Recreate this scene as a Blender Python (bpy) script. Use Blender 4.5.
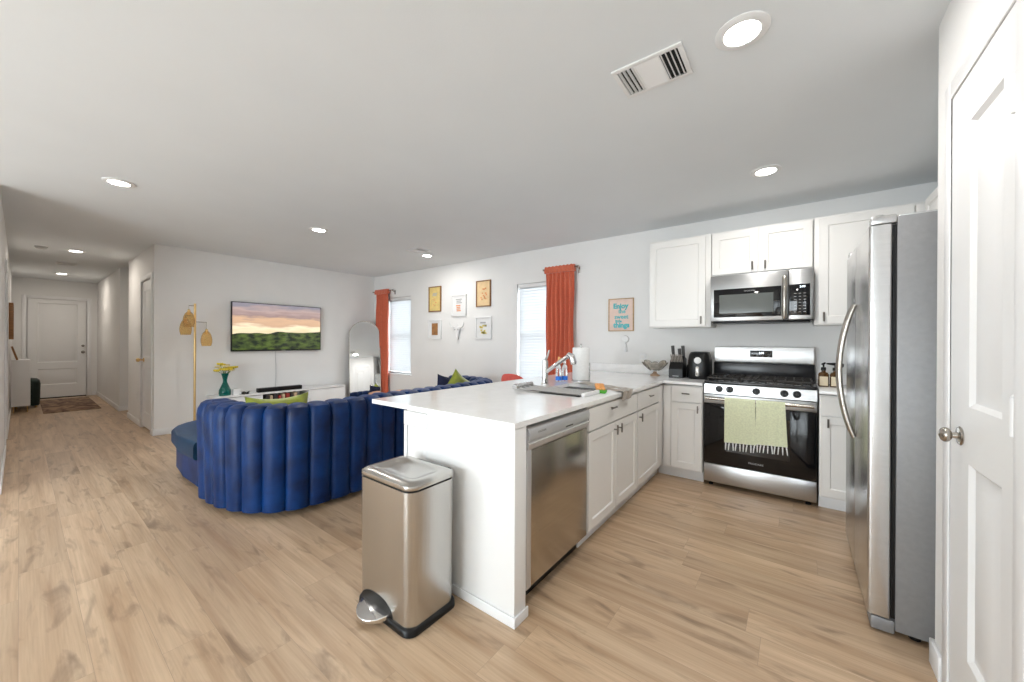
import bpy, bmesh, math, random
from math import sin, cos, pi, radians
from mathutils import Vector, Matrix
random.seed(7)
for o in list(bpy.data.objects): bpy.data.objects.remove(o)
S = bpy.context.scene
COL = S.collection
V = Vector

# ------------------------------------------------------------------ camera
cd = bpy.data.cameras.new('camera'); cam = bpy.data.objects.new('camera', cd); COL.objects.link(cam)
r_ = V((0.796728, 0.604317, 0.005046)); d_ = V((0.004708, 0.002143, -0.999987)); f_ = V((-0.60432, 0.796741, -0.001138))
m = Matrix.Identity(4)
for i in range(3): m[i][0] = r_[i]; m[i][1] = -d_[i]; m[i][2] = -f_[i]
m.translation = V((0, 0, 1.29)); cam.matrix_world = m
cd.sensor_width = 36; cd.lens = 373.71 / 1024 * 36; cd.clip_start = .02
S.camera = cam
# ------------------------------------------------------------------ world, exposure
S.view_settings.view_transform = 'Standard'; S.view_settings.look = 'None'
S.view_settings.gamma = 1; S.view_settings.use_curve_mapping = False
S.view_settings.exposure = 0.34
w = bpy.data.worlds.new('sky'); S.world = w; w.use_nodes = True
bg = w.node_tree.nodes['Background']; bg.inputs[0].default_value = (.90, .95, 1, 1); bg.inputs[1].default_value = 11.0
XW, YW, CE, YB = -6.78, 4.33, 2.55, -3.6      # living wall, far wall, ceiling height, rear wall
WZ0, WZ1 = .66, 2.10
W1 = (-6.32, -5.61); W2 = (-3.20, -2.49); SD = (-3.9, -0.6)   # windows, unseen rear glass door added for daylight
def portal(loc, rot, sx, sy):
    l = bpy.data.lights.new('window_daylight', 'AREA'); l.shape = 'RECTANGLE'; l.size = sx; l.size_y = sy
    l.energy = 1
    o = bpy.data.objects.new('window_daylight', l); COL.objects.link(o); o.location = loc; o.rotation_euler = rot
    l.cycles.is_portal = True
portal(((W1[0]+W1[1])/2, YW+.14, 1.38), (-pi/2, 0, 0), .71, 1.44)
portal(((W2[0]+W2[1])/2, YW+.14, 1.38), (-pi/2, 0, 0), .71, 1.44)
portal(((SD[0]+SD[1])/2, YB-.12, 1.1), (pi/2, 0, 0), 3.3, 2.15)
LAMP_W = 7.0; LAMP_E = 22.0

# ------------------------------------------------------------------ materials
def lin(h):
    h = h.lstrip('#'); c = [int(h[i:i+2], 16)/255 for i in (0, 2, 4)]
    return tuple((x/12.92 if x <= .04045 else ((x+.055)/1.055)**2.4) for x in c) + (1,)
def mat(name, col, rough=.5, metal=0, **k):
    mt = bpy.data.materials.new(name); mt.use_nodes = True
    b = mt.node_tree.nodes['Principled BSDF']
    c = lin(col) if isinstance(col, str) else (*col, 1)[:4]
    b.inputs['Base Color'].default_value = c; b.inputs['Roughness'].default_value = rough; b.inputs['Metallic'].default_value = metal
    for kk, v in k.items(): b.inputs[kk.replace('_', ' ')].default_value = v
    return mt
def nd(mt, t, **k):
    n = mt.node_tree.nodes.new(t)
    for a, v in k.items(): setattr(n, a, v)
    return n
def lk(mt, a, b): mt.node_tree.links.new(a, b)
def noise_var(mt, scale, amt, bump=0, stretch=(1, 1, 1), bscale=None, detail=4):
    """small tonal variation and optional bump on a plain material"""
    b = mt.node_tree.nodes['Principled BSDF']; c = b.inputs['Base Color'].default_value[:]
    tc = nd(mt, 'ShaderNodeTexCoord'); mp = nd(mt, 'ShaderNodeMapping'); mp.inputs['Scale'].default_value = stretch
    lk(mt, tc.outputs['Object'], mp.inputs[0])
    n = nd(mt, 'ShaderNodeTexNoise'); n.inputs['Scale'].default_value = scale; n.inputs['Detail'].default_value = detail; lk(mt, mp.outputs[0], n.inputs['Vector'])
    if amt:
        r = nd(mt, 'ShaderNodeValToRGB'); r.color_ramp.elements[0].position = .3; r.color_ramp.elements[1].position = .7
        r.color_ramp.elements[0].color = tuple(x*(1-amt) for x in c[:3]) + (1,); r.color_ramp.elements[1].color = tuple(min(1, x*(1+amt)) for x in c[:3]) + (1,)
        lk(mt, n.outputs['Fac'], r.inputs[0]); lk(mt, r.outputs[0], b.inputs['Base Color'])
    if bump:
        n2 = n
        if bscale:
            n2 = nd(mt, 'ShaderNodeTexNoise'); n2.inputs['Scale'].default_value = bscale; lk(mt, mp.outputs[0], n2.inputs['Vector'])
        bp = nd(mt, 'ShaderNodeBump'); bp.inputs['Strength'].default_value = bump; bp.inputs['Distance'].default_value = .01
        lk(mt, n2.outputs['Fac'], bp.inputs['Height']); lk(mt, bp.outputs[0], b.inputs['Normal'])
    return mt
M = {}
M['wall'] = noise_var(mat('wall_paint', (.83, .825, .815), .75), 3, .015, .12, bscale=160)
M['ceil'] = noise_var(mat('ceiling_paint', (.79, .82, .84), .9), 2, .012, .04, bscale=120)
M['trim'] = noise_var(mat('trim_paint', (.84, .84, .845), .35), 2, .01)
M['door'] = noise_var(mat('door_paint', (.82, .82, .82), .38), 2, .012)
M['cab'] = noise_var(mat('cabinet_paint', (.83, .815, .79), .4), 2, .012)
M['quartz'] = noise_var(mat('white_quartz', (.90, .90, .90), .12), 14, .03)
M['steel'] = noise_var(mat('brushed_stainless', (.60, .60, .60), .27, 1), 6, .06, .05, (1, 1, 60), 40)
M['steelh'] = noise_var(mat('brushed_stainless_horizontal', (.52, .52, .52), .30, 1), 6, .05, .05, (1, 1, 60), 40)
M['panelm'] = noise_var(mat('satin_steel_panel', (.68, .68, .69), .42, .75), 6, .03)
M['dwdoor'] = noise_var(mat('dishwasher_stainless', (.50, .45, .38), .2, 1), 4, .06, .03, (1, 1, 40), 40)
M['steelc'] = noise_var(mat('trash_stainless', (.54, .525, .50), .27, 1), 5, .05, .04, (1, 1, .02), 60)
M['fridge_side'] = noise_var(mat('grey_textured_side', (.25, .25, .255), .45, .3), 40, .05, .1)
M['chrome'] = noise_var(mat('chrome', (.8, .8, .8), .08, 1), 8, .02)
M['nickel'] = noise_var(mat('satin_nickel', (.45, .42, .38), .25, 1), 8, .04)
M['pull'] = noise_var(mat('pull_metal', (.22, .20, .18), .3, 1), 8, .04)
M['gold'] = noise_var(mat('brushed_gold', (.72, .50, .22), .28, 1), 8, .05)
M['black'] = noise_var(mat('black_plastic', (.006, .006, .0065), .32, Specular_IOR_Level=.3), 8, .1)
M['blackm'] = noise_var(mat('black_enamel', (.02, .02, .022), .25), 8, .1)
M['iron'] = noise_var(mat('cast_iron', (.025, .022, .02), .6), 30, .3, .2)
M['bglass'] = noise_var(mat('black_glass', (.006, .006, .007), .04), 8, .05)
M['mglass'] = noise_var(mat('microwave_glass', (.12, .13, .125), .08), 8, .05)
M['dark'] = noise_var(mat('dark_gap', (.02, .02, .02), .8), 8, .1)
M['rubber'] = M['black']
M['white'] = noise_var(mat('white_plastic', (.82, .82, .82), .35), 8, .01)
M['text_grey'] = noise_var(mat('printed_grey', (.45, .45, .45), .4), 8, .02)
M['text_dark'] = noise_var(mat('printed_dark', (.05, .05, .05), .4), 8, .02)
M['cable'] = noise_var(mat('pale_cable', (.6, .6, .6), .5), 8, .02)
M['handle_grey'] = noise_var(mat('grey_knife_handles', (.12, .12, .12), .35, .5), 20, .1)
M['mirror'] = noise_var(mat('mirror_glass', (.86, .87, .87), .02, 1), 2, .004)
M['rust'] = noise_var(mat('rust_orange_fabric', (.62, .14, .07), .8, Sheen_Weight=.3), 60, .1, .2)
M['oglass'] = noise_var(mat('oven_window_glass', (.022, .018, .016), .06), 8, .1)
M['towel'] = noise_var(mat('pale_green_cotton', (.72, .75, .52), .9, Sheen_Weight=.3), 90, .1, .4)
M['teal'] = mat('teal_glass', (.0, .23, .19), .05, Transmission_Weight=.55, IOR=1.45); noise_var(M['teal'], 5, .1)
M['amber'] = mat('amber_glass', (.95, .76, .46), .06, Transmission_Weight=.9, IOR=1.15); noise_var(M['amber'], 5, .08)
M['amberb'] = mat('brown_bottle_glass', (.16, .07, .015), .05, Transmission_Weight=.5); noise_var(M['amberb'], 5, .08)
M['clear'] = mat('clear_plastic', (.95, .97, .97), .04, Transmission_Weight=.95, IOR=1.35); noise_var(M['clear'], 5, .01)
M['smoke'] = mat('smoky_glass', (.66, .62, .55), .08, Transmission_Weight=.6, IOR=1.4); noise_var(M['smoke'], 25, .25)
M['label'] = noise_var(mat('cream_paper', (.78, .68, .50), .7), 20, .04)
M['blue_label'] = noise_var(mat('blue_label', (.02, .20, .75), .4), 20, .1)
M['cgreen'] = noise_var(mat('chartreuse_satin', (.27, .31, .02), .38, Sheen_Weight=.5), 12, .25, .15)
M['navy'] = noise_var(mat('navy_pillow_fabric', (.008, .012, .05), .8), 20, .2)
M['paper'] = noise_var(mat('paper_roll', (.88, .88, .87), .95), 60, .03, .15)
M['leaf'] = noise_var(mat('stem_green', (.10, .22, .03), .6), 20, .3)
M['yellow'] = noise_var(mat('yellow_petals', (.85, .68, .06), .6), 30, .2)
M['cream'] = noise_var(mat('cream_petals', (.82, .72, .42), .6), 30, .15)
M['sponge'] = noise_var(mat('orange_sponge', (.80, .36, .12), .9), 60, .25, .4)
M['green'] = noise_var(mat('green_scrubber', (.08, .42, .03), .8), 60, .3, .4)
M['taupe'] = noise_var(mat('taupe_microfiber', (.30, .255, .205), .95, Sheen_Weight=.4), 50, .2, .4)
M['wood'] = noise_var(mat('light_oak_frame', (.55, .36, .18), .5), 6, .2, .05, (1, 1, 12))
M['walnut'] = noise_var(mat('brown_wood_frame', (.26, .12, .04), .45), 6, .25, .05, (1, 1, 12))
M['beige_base'] = noise_var(mat('tan_wood', (.36, .24, .16), .6), 20, .2)
M['green_velvet'] = noise_var(mat('dark_green_velvet', (.006, .02, .014), .75, Sheen_Weight=.15), 20, .2)
M['coral'] = noise_var(mat('coral_upholstery', (.60, .09, .07), .7), 30, .1)
M['peach'] = noise_var(mat('peach_upholstery', (.72, .38, .24), .8), 30, .1)
M['knife_wood'] = noise_var(mat('steel_knife_handles', (.50, .46, .42), .3, .8), 20, .1)
M['book_red'] = noise_var(mat('red_book', (.35, .04, .03), .6), 20, .1)
M['book_tan'] = noise_var(mat('tan_book', (.55, .42, .28), .6), 20, .1)
M['book_dark'] = noise_var(mat('dark_book', (.05, .04, .04), .6), 20, .1)
def emis(name, col, st):
    mt = bpy.data.materials.new(name); mt.use_nodes = True; b = mt.node_tree.nodes['Principled BSDF']
    b.inputs['Base Color'].default_value = (.8, .8, .8, 1); b.inputs['Emission Color'].default_value = (*col, 1); b.inputs['Emission Strength'].default_value = st
    return mt
M['lamp'] = emis('lamp_diffuser', (1, .95, .88), LAMP_E)
M['led'] = emis('display_digits', (.75, .9, 1), 2.5)

# velvet
mv = mat('blue_velvet', (.0035, .033, .20), .42, Sheen_Weight=.10, Sheen_Roughness=.35); mv.node_tree.nodes['Principled BSDF'].inputs['Sheen Tint'].default_value = (.05, .28, .95, 1)
b = mv.node_tree.nodes['Principled BSDF']; b.inputs['Specular IOR Level'].default_value = .25
tc = nd(mv, 'ShaderNodeTexCoord'); n = nd(mv, 'ShaderNodeTexNoise'); n.inputs['Scale'].default_value = 7; n.inputs['Detail'].default_value = 5
lk(mv, tc.outputs['Object'], n.inputs['Vector']); r = nd(mv, 'ShaderNodeValToRGB')
r.color_ramp.elements[0].position = .3; r.color_ramp.elements[0].color = (.0004, .009, .05, 1); r.color_ramp.elements[1].position = .7; r.color_ramp.elements[1].color = (.0006, .034, .155, 1)
lk(mv, n.outputs['Fac'], r.inputs[0]); lk(mv, r.outputs[0], b.inputs['Base Color']); M['velvet'] = mv
mv2 = mv.copy(); mv2.name = 'teal_blue_velvet_seat'; rr = [x for x in mv2.node_tree.nodes if x.type == 'VALTORGB'][0]
rr.color_ramp.elements[0].color = (.002, .022, .05, 1); rr.color_ramp.elements[1].color = (.004, .038, .085, 1); M['velvet_seat'] = mv2

# plank floor: boards run along X
mf = mat('oak_plank_floor', (.5, .4, .3), .36); b = mf.node_tree.nodes['Principled BSDF']
tc = nd(mf, 'ShaderNodeTexCoord')
sy = nd(mf, 'ShaderNodeSeparateXYZ'); lk(mf, tc.outputs['Object'], sy.inputs[0])
rw = nd(mf, 'ShaderNodeMath', operation='DIVIDE'); rw.inputs[1].default_value = .178; lk(mf, sy.outputs[1], rw.inputs[0])
rf_ = nd(mf, 'ShaderNodeMath', operation='FLOOR'); lk(mf, rw.outputs[0], rf_.inputs[0])
wn = nd(mf, 'ShaderNodeTexWhiteNoise', noise_dimensions='1D'); lk(mf, rf_.outputs[0], wn.inputs['W'])
xo = nd(mf, 'ShaderNodeMath', operation='MULTIPLY_ADD'); xo.inputs[1].default_value = 3.7; lk(mf, wn.outputs['Value'], xo.inputs[0]); lk(mf, sy.outputs[0], xo.inputs[2])
bc = nd(mf, 'ShaderNodeCombineXYZ'); lk(mf, xo.outputs[0], bc.inputs[0]); lk(mf, sy.outputs[1], bc.inputs[1])
br = nd(mf, 'ShaderNodeTexBrick'); br.offset = 0
br.inputs['Scale'].default_value = 1; br.inputs['Brick Width'].default_value = 1.22; br.inputs['Row Height'].default_value = .178
br.inputs['Mortar Size'].default_value = .0007; br.inputs['Mortar Smooth'].default_value = .2; br.inputs['Bias'].default_value = 0
br.inputs['Color1'].default_value = (0, 0, 0, 1); br.inputs['Color2'].default_value = (1, 1, 1, 1); br.inputs['Mortar'].default_value = (.5, .5, .5, 1)
lk(mf, bc.outputs[0], br.inputs['Vector'])
# offset grain per board
sx = nd(mf, 'ShaderNodeSeparateColor'); lk(mf, br.outputs['Color'], sx.inputs[0])
ml = nd(mf, 'ShaderNodeMath', operation='MULTIPLY'); ml.inputs[1].default_value = 13.0; lk(mf, sx.outputs[0], ml.inputs[0])
cx_ = nd(mf, 'ShaderNodeCombineXYZ'); lk(mf, ml.outputs[0], cx_.inputs[0]); lk(mf, ml.outputs[0], cx_.inputs[2])
va = nd(mf, 'ShaderNodeVectorMath', operation='ADD'); lk(mf, tc.outputs['Object'], va.inputs[0]); lk(mf, cx_.outputs[0], va.inputs[1])
def fnoise(scale, st, det=5, dist=0.):
    mp = nd(mf, 'ShaderNodeMapping'); mp.inputs['Scale'].default_value = st; lk(mf, va.outputs[0], mp.inputs[0])
    n = nd(mf, 'ShaderNodeTexNoise'); n.inputs['Scale'].default_value = scale; n.inputs['Detail'].default_value = det; n.inputs['Distortion'].default_value = dist
    lk(mf, mp.outputs[0], n.inputs['Vector']); return n
g1 = fnoise(2.0, (.55, 8, 1), 6, .5); g2 = fnoise(9, (.4, 14, 1), 5); g3 = fnoise(2.4, (1.2, 5.5, 1), 8, .9)
r1 = nd(mf, 'ShaderNodeValToRGB'); e = r1.color_ramp.elements
e[0].position = .25; e[0].color = (.42, .275, .165, 1); e[1].position = .72; e[1].color = (.635, .475, .325, 1)
lk(mf, g1.outputs['Fac'], r1.inputs[0])
def mix(mf, kind, fac, a, b_):
    x = nd(mf, 'ShaderNodeMix', data_type='RGBA', blend_type=kind)
    if isinstance(fac, float): x.inputs[0].default_value = fac
    else: lk(mf, fac, x.inputs[0])
    for i, s in ((6, a), (7, b_)):
        if isinstance(s, tuple): x.inputs[i].default_value = s
        else: lk(mf, s, x.inputs[i])
    return x.outputs[2]
rb = nd(mf, 'ShaderNodeValToRGB'); rb.color_ramp.elements[0].color = (.90, .885, .87, 1); rb.color_ramp.elements[1].color = (1.08, 1.07, 1.06, 1)
lk(mf, sx.outputs[0], rb.inputs[0])
c1 = mix(mf, 'MULTIPLY', 1.0, r1.outputs[0], rb.outputs[0])
r2 = nd(mf, 'ShaderNodeValToRGB'); r2.color_ramp.elements[0].position = .3; r2.color_ramp.elements[0].color = (.90, .885, .87, 1); r2.color_ramp.elements[1].position = .6; r2.color_ramp.elements[1].color = (1.03, 1.03, 1.03, 1)
lk(mf, g2.outputs['Fac'], r2.inputs[0]); c2 = mix(mf, 'MULTIPLY', 1.0, c1, r2.outputs[0])
r3 = nd(mf, 'ShaderNodeValToRGB'); r3.color_ramp.elements[0].position = .55; r3.color_ramp.elements[0].color = (0, 0, 0, 1); r3.color_ramp.elements[1].position = .74; r3.color_ramp.elements[1].color = (.75, .75, .75, 1)
lk(mf, g3.outputs['Fac'], r3.inputs[0]); c3 = mix(mf, 'MIX', r3.outputs[0], c2, (.20, .125, .075, 1))
c4 = mix(mf, 'MIX', br.outputs['Fac'], c3, (.34, .24, .165, 1)); lk(mf, c4, b.inputs['Base Color'])
bp_ = nd(mf, 'ShaderNodeBump'); bp_.inputs['Strength'].default_value = .12; bp_.inputs['Distance'].default_value = .004; lk(mf, g2.outputs['Fac'], bp_.inputs['Height']); lk(mf, bp_.outputs[0], b.inputs['Normal'])
M['floor'] = mf
# hall rug
mr = mat('patterned_rug', (.2, .1, .06), .95); b = mr.node_tree.nodes['Principled BSDF']; tc = nd(mr, 'ShaderNodeTexCoord')
n = nd(mr, 'ShaderNodeTexNoise'); n.inputs['Scale'].default_value = 5; n.inputs['Detail'].default_value = 6; n.inputs['Distortion'].default_value = 1.5; lk(mr, tc.outputs['Object'], n.inputs['Vector'])
r = nd(mr, 'ShaderNodeValToRGB'); r.color_ramp.elements[0].position = .38; r.color_ramp.elements[0].color = (.085, .04, .03, 1); r.color_ramp.elements[1].position = .62; r.color_ramp.elements[1].color = (.34, .22, .14, 1)
lk(mr, n.outputs['Fac'], r.inputs[0]); lk(mr, r.outputs[0], b.inputs['Base Color']); M['rug'] = mr
# blind slats: diffuse + translucent
mb_ = bpy.data.materials.new('blind_slats'); mb_.use_nodes = True; nt = mb_.node_tree; nt.nodes.remove(nt.nodes['Principled BSDF']); out = nt.nodes['Material Output']
d1 = nt.nodes.new('ShaderNodeBsdfDiffuse'); d1.inputs[0].default_value = (.80, .81, .82, 1); t1 = nt.nodes.new('ShaderNodeBsdfTranslucent'); t1.inputs[0].default_value = (.40, .41, .42, 1)
mx = nt.nodes.new('ShaderNodeMixShader'); mx.inputs[0].default_value = .28; nt.links.new(d1.outputs[0], mx.inputs[1]); nt.links.new(t1.outputs[0], mx.inputs[2]); nt.links.new(mx.outputs[0], out.inputs[0]); M['blind'] = mb_
# thin pane
mg = bpy.data.materials.new('window_pane'); mg.use_nodes = True; nt = mg.node_tree; nt.nodes.remove(nt.nodes['Principled BSDF']); out = nt.nodes['Material Output']
t1 = nt.nodes.new('ShaderNodeBsdfTransparent'); t1.inputs[0].default_value = (.94, .96, .96, 1); g = nt.nodes.new('ShaderNodeBsdfGlossy'); g.inputs['Roughness'].default_value = .02
mx = nt.nodes.new('ShaderNodeMixShader'); mx.inputs[0].default_value = .06; nt.links.new(t1.outputs[0], mx.inputs[1]); nt.links.new(g.outputs[0], mx.inputs[2]); nt.links.new(mx.outputs[0], out.inputs[0]); M['pane'] = mg
# television picture: sunset over green hills (object coords: y across, z up, 0 at the bottom)
ms = bpy.data.materials.new('screen_picture'); ms.use_nodes = True; b = ms.node_tree.nodes['Principled BSDF']; tc = nd(ms, 'ShaderNodeTexCoord')
sp = nd(ms, 'ShaderNodeSeparateXYZ'); lk(ms, tc.outputs['Object'], sp.inputs[0])
def M2(op, a, b2):
    x = nd(ms, 'ShaderNodeMath', operation=op)
    for i, s in ((0, a), (1, b2)):
        if isinstance(s, (int, float)): x.inputs[i].default_value = s
        elif s is not None: lk(ms, s, x.inputs[i])
    return x.outputs[0]
mp = nd(ms, 'ShaderNodeMapping'); mp.inputs['Scale'].default_value = (1, 1.2, 6); lk(ms, tc.outputs['Object'], mp.inputs[0])
n = nd(ms, 'ShaderNodeTexNoise'); n.inputs['Scale'].default_value = 2.0; n.inputs['Detail'].default_value = 5; lk(ms, mp.outputs[0], n.inputs['Vector'])
zz = M2('ADD', sp.outputs[2], M2('MULTIPLY', M2('SUBTRACT', n.outputs['Fac'], .5), .28))
r = nd(ms, 'ShaderNodeValToRGB'); el = r.color_ramp.elements; mr_ = M2('DIVIDE', zz, .74); lk(ms, mr_, r.inputs[0])
el[0].position = .36; el[0].color = lin('#e3cfa4'); el[1].position = .5; el[1].color = lin('#f7e6c4')
for p, c in ((.58, '#cfa98c'), (.68, '#d8b290'), (.76, '#9c8482'), (.86, '#b9a19a'), (.98, '#8b8690')):
    q = el.new(p); q.color = lin(c)
n2 = nd(ms, 'ShaderNodeTexNoise'); n2.inputs['Scale'].default_value = 9; n2.inputs['Detail'].default_value = 6; mp2 = nd(ms, 'ShaderNodeMapping'); mp2.inputs['Scale'].default_value = (1, 1, 2.2); lk(ms, tc.outputs['Object'], mp2.inputs[0]); lk(ms, mp2.outputs[0], n2.inputs['Vector'])
r2 = nd(ms, 'ShaderNodeValToRGB'); e2 = r2.color_ramp.elements; e2[0].position = .38; e2[0].color = (.006, .014, .006, 1); e2[1].position = .66; e2[1].color = (.085, .13, .02, 1); lk(ms, n2.outputs['Fac'], r2.inputs[0])
n3 = nd(ms, 'ShaderNodeTexNoise'); n3.noise_dimensions = '1D'; n3.inputs['Scale'].default_value = 2.3; n3.inputs['Detail'].default_value = 1; lk(ms, sp.outputs[1], n3.inputs['W'])
ridge = M2('ADD', .20, M2('MULTIPLY', n3.outputs['Fac'], .12)); ridge = M2('ADD', ridge, M2('MULTIPLY', sp.outputs[1], .05))
isk = M2('GREATER_THAN', sp.outputs[2], ridge); colr = mix(ms, 'MIX', isk, r2.outputs[0], r.outputs[0])
b.inputs['Base Color'].default_value = (.02, .02, .02, 1); b.inputs['Roughness'].default_value = .25; lk(ms, colr, b.inputs['Emission Color']); b.inputs['Emission Strength'].default_value = .95; M['screen'] = ms

# ------------------------------------------------------------------ mesh helpers
class MB:
    def __init__(s): s.bm = bmesh.new(); s.M = None
    def _new(s, vs):
        if s.M is not None: bmesh.ops.transform(s.bm, matrix=s.M, verts=vs)
    def box(s, x0, x1, y0, y1, z0, z1, bev=0, seg=2):
        g = bmesh.ops.create_cube(s.bm, size=1)['verts']
        for v in g: v.co = V(((x0+x1)/2+v.co.x*(x1-x0), (y0+y1)/2+v.co.y*(y1-y0), (z0+z1)/2+v.co.z*(z1-z0)))
        if bev:
            ed = list({e for v in g for e in v.link_edges}); bev = min(bev, .49*min(abs(x1-x0), abs(y1-y0), abs(z1-z0)))
            res = bmesh.ops.bevel(s.bm, geom=ed, offset=bev, segments=seg, affect='EDGES', profile=.5)
            g = list({v for f in res['faces'] for v in f.verts} | {v for v in g if v.is_valid})
        s._new(g); return s
    def loft(s, rings, cap=True, closed=True):
        rv = [[s.bm.verts.new(p) for p in r] for r in rings]
        n = len(rings[0])
        for a, b in zip(rv, rv[1:]):
            for i in range(n if closed else n-1):
                j = (i+1) % n
                try: s.bm.faces.new((a[i], a[j], b[j], b[i]))
                except ValueError: pass
        if cap:
            for r in (rv[0][::-1], rv[-1]):
                try: s.bm.faces.new(r)
                except ValueError: pass
        s._new([v for r in rv for v in r]); return s
    def tube(s, pts, r, n=10, cap=True):
        pts = [V(p) for p in pts]; rings = []; rr = r if isinstance(r, (list, tuple)) else [r]*len(pts); up = None
        for i, p in enumerate(pts):
            t = (pts[min(i+1, len(pts)-1)]-pts[max(i-1, 0)]).normalized()
            if up is None: up = V((0, 0, 1)) if abs(t.z) < .9 else V((1, 0, 0))
            a = t.cross(up).normalized(); b = a.cross(t).normalized(); up = b
            rings.append([p+a*rr[i]*cos(2*pi*k/n)+b*rr[i]*sin(2*pi*k/n) for k in range(n)])
        return s.loft(rings, cap)
    def lathe(s, prof, c=(0, 0, 0), n=24, axis='Z', cap=True):
        c = V(c); rings = []
        for r, h in prof:
            ring = []
            for k in range(n):
                a = 2*pi*k/n; u, v = max(r, 1e-4)*cos(a), max(r, 1e-4)*sin(a)
                ring.append(c+{'Z': V((u, v, h)), 'X': V((h, u, v)), 'Y': V((v, h, u))}[axis])
            rings.append(ring)
        return s.loft(rings, cap)
    def prism(s, pts, z0, z1, bev=0):
        a = [s.bm.verts.new((x, y, z0)) for x, y in pts]; b = [s.bm.verts.new((x, y, z1)) for x, y in pts]; n = len(pts)
        fs = [s.bm.faces.new(a[::-1]), s.bm.faces.new(b)]
        for i in range(n): fs.append(s.bm.faces.new((a[i], a[(i+1) % n], b[(i+1) % n], b[i])))
        vs = a+b
        if bev:
            ed = [e for e in fs[1].edges]+[e for e in fs[0].edges]
            res = bmesh.ops.bevel(s.bm, geom=ed, offset=bev, segments=3, affect='EDGES', profile=.5)
            vs = list({v for f in res['faces'] for v in f.verts} | {v for v in vs if v.is_valid})
        s._new(vs); return s
    def sphere(s, c, r, sc=(1, 1, 1), u=16, v=10):
        g = bmesh.ops.create_uvsphere(s.bm, u_segments=u, v_segments=v, radius=r)['verts']
        for q in g: q.co = V((c[0]+q.co.x*sc[0], c[1]+q.co.y*sc[1], c[2]+q.co.z*sc[2]))
        s._new(g); return s
    def panel(s, w, h, t, panels, raised=False, d=.009, sw=.012):
        """slab 0..w (u), 0..h (v), front at n=t with sunk panels [(u0,u1,v0,v1)]; mapped by s.M (u,v,n)"""
        us = sorted({0, w, *[x for p in panels for x in p[:2]]}); vs = sorted({0, h, *[x for p in panels for x in p[2:]]})
        allv = []
        def vert(p): q = s.bm.verts.new(p); allv.append(q); return q
        grid = {(u, v): vert((u, v, t)) for u in us for v in vs}
        for i in range(len(us)-1):
            for j in range(len(vs)-1):
                u0, u1, v0, v1 = us[i], us[i+1], vs[j], vs[j+1]
                if any(p[0]-1e-6 <= u0 and u1 <= p[1]+1e-6 and p[2]-1e-6 <= v0 and v1 <= p[3]+1e-6 for p in panels): continue
                s.bm.faces.new((grid[u0, v0], grid[u1, v0], grid[u1, v1], grid[u0, v1]))
        for (u0, u1, v0, v1) in panels:
            # rim verts in order incl. intermediate grid verts
            rim = [grid[u, v0] for u in us if u0 <= u <= u1] + [grid[u1, v] for v in vs if v0 < v <= v1] + [grid[u, v1] for u in reversed(us) if u0 <= u < u1] + [grid[u0, v] for v in reversed(vs) if v0 < v < v1]
            steps = [(sw, -d)] + ([(sw+.012, -d), (sw+.045, -.002)] if raised else [])
            prev = rim; 
            for off, dn in steps:
                def mp_(co):
                    return (min(max(co.x, u0+off), u1-off), min(max(co.y, v0+off), v1-off), t+dn)
                cur = [vert(mp_(x.co)) for x in rim]
                for k in range(len(rim)):
                    kk = (k+1) % len(rim); s.bm.faces.new((prev[k], prev[kk], cur[kk], cur[k]))
                prev = cur
            s.bm.faces.new(prev)
        bo = [vert(p) for p in ((0, 0, 0), (w, 0, 0), (w, h, 0), (0, h, 0))]; s.bm.faces.new(bo[::-1])
        be = {k: v for k, v in grid.items()}
        for side in (0, 1, 2, 3):
            if side == 0: r = [be[u, 0] for u in us]; bb = (bo[0], bo[1])
            elif side == 1: r = [be[w, v] for v in vs]; bb = (bo[1], bo[2])
            elif side == 2: r = [be[u, h] for u in reversed(us)]; bb = (bo[2], bo[3])
            else: r = [be[0, v] for v in reversed(vs)]; bb = (bo[3], bo[0])
            s.bm.faces.new([bb[0], bb[1]] + r[::-1])
        s._new(allv); return s
    def build(s, name, mt, parent=None, loc=None, ang=35, smooth=True):
        bm = s.bm; bmesh.ops.remove_doubles(bm, verts=bm.verts, dist=1e-5); bmesh.ops.recalc_face_normals(bm, faces=bm.faces)
        me = bpy.data.meshes.new(name); 
        root = wloc(parent)
        if parent is None:
            if loc is None:
                xs = [v.co for v in bm.verts]; loc = V(((min(v.x for v in xs)+max(v.x for v in xs))/2, (min(v.y for v in xs)+max(v.y for v in xs))/2, min(v.z for v in xs)))
            off = V(loc)
        else: off = root
        bmesh.ops.translate(bm, verts=bm.verts, vec=-off); bm.to_mesh(me); bm.free()
        if smooth:
            me.polygons.foreach_set('use_smooth', [True]*len(me.polygons)); me.set_sharp_from_angle(angle=radians(ang))
        o = bpy.data.objects.new(name, me); COL.objects.link(o)
        me.materials.append(M[mt] if isinstance(mt, str) else mt)
        if parent: o.parent = parent
        else: o.location = off
        return o
def wloc(p):
    v = V((0, 0, 0))
    while p is not None: v = v+V(p.location); p = p.parent
    return v
def B(name, mt, parent, *boxes, bev=.002, **k):
    m_ = MB()
    for b in boxes: m_.box(*b, bev=bev)
    return m_.build(name, mt, parent, **k)
def thing(name, label, cat, loc, group=None):
    o = bpy.data.objects.new(name, None); o.empty_display_size = .1; COL.objects.link(o); o.location = loc
    return tag(o, label, cat, group)
def tag(o, label, cat, group=None):
    o['label'] = label; o['category'] = cat
    if group: o['group'] = group
    return o
def struct(o): o['kind'] = 'structure'; return o
def frameM(o, u, v, n): 
    mm = Matrix.Identity(4); u, v, n = V(u), V(v), V(n)
    for i in range(3): mm[i][0] = u[i]; mm[i][1] = v[i]; mm[i][2] = n[i]; mm[i][3] = o[i]
    return mm
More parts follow.
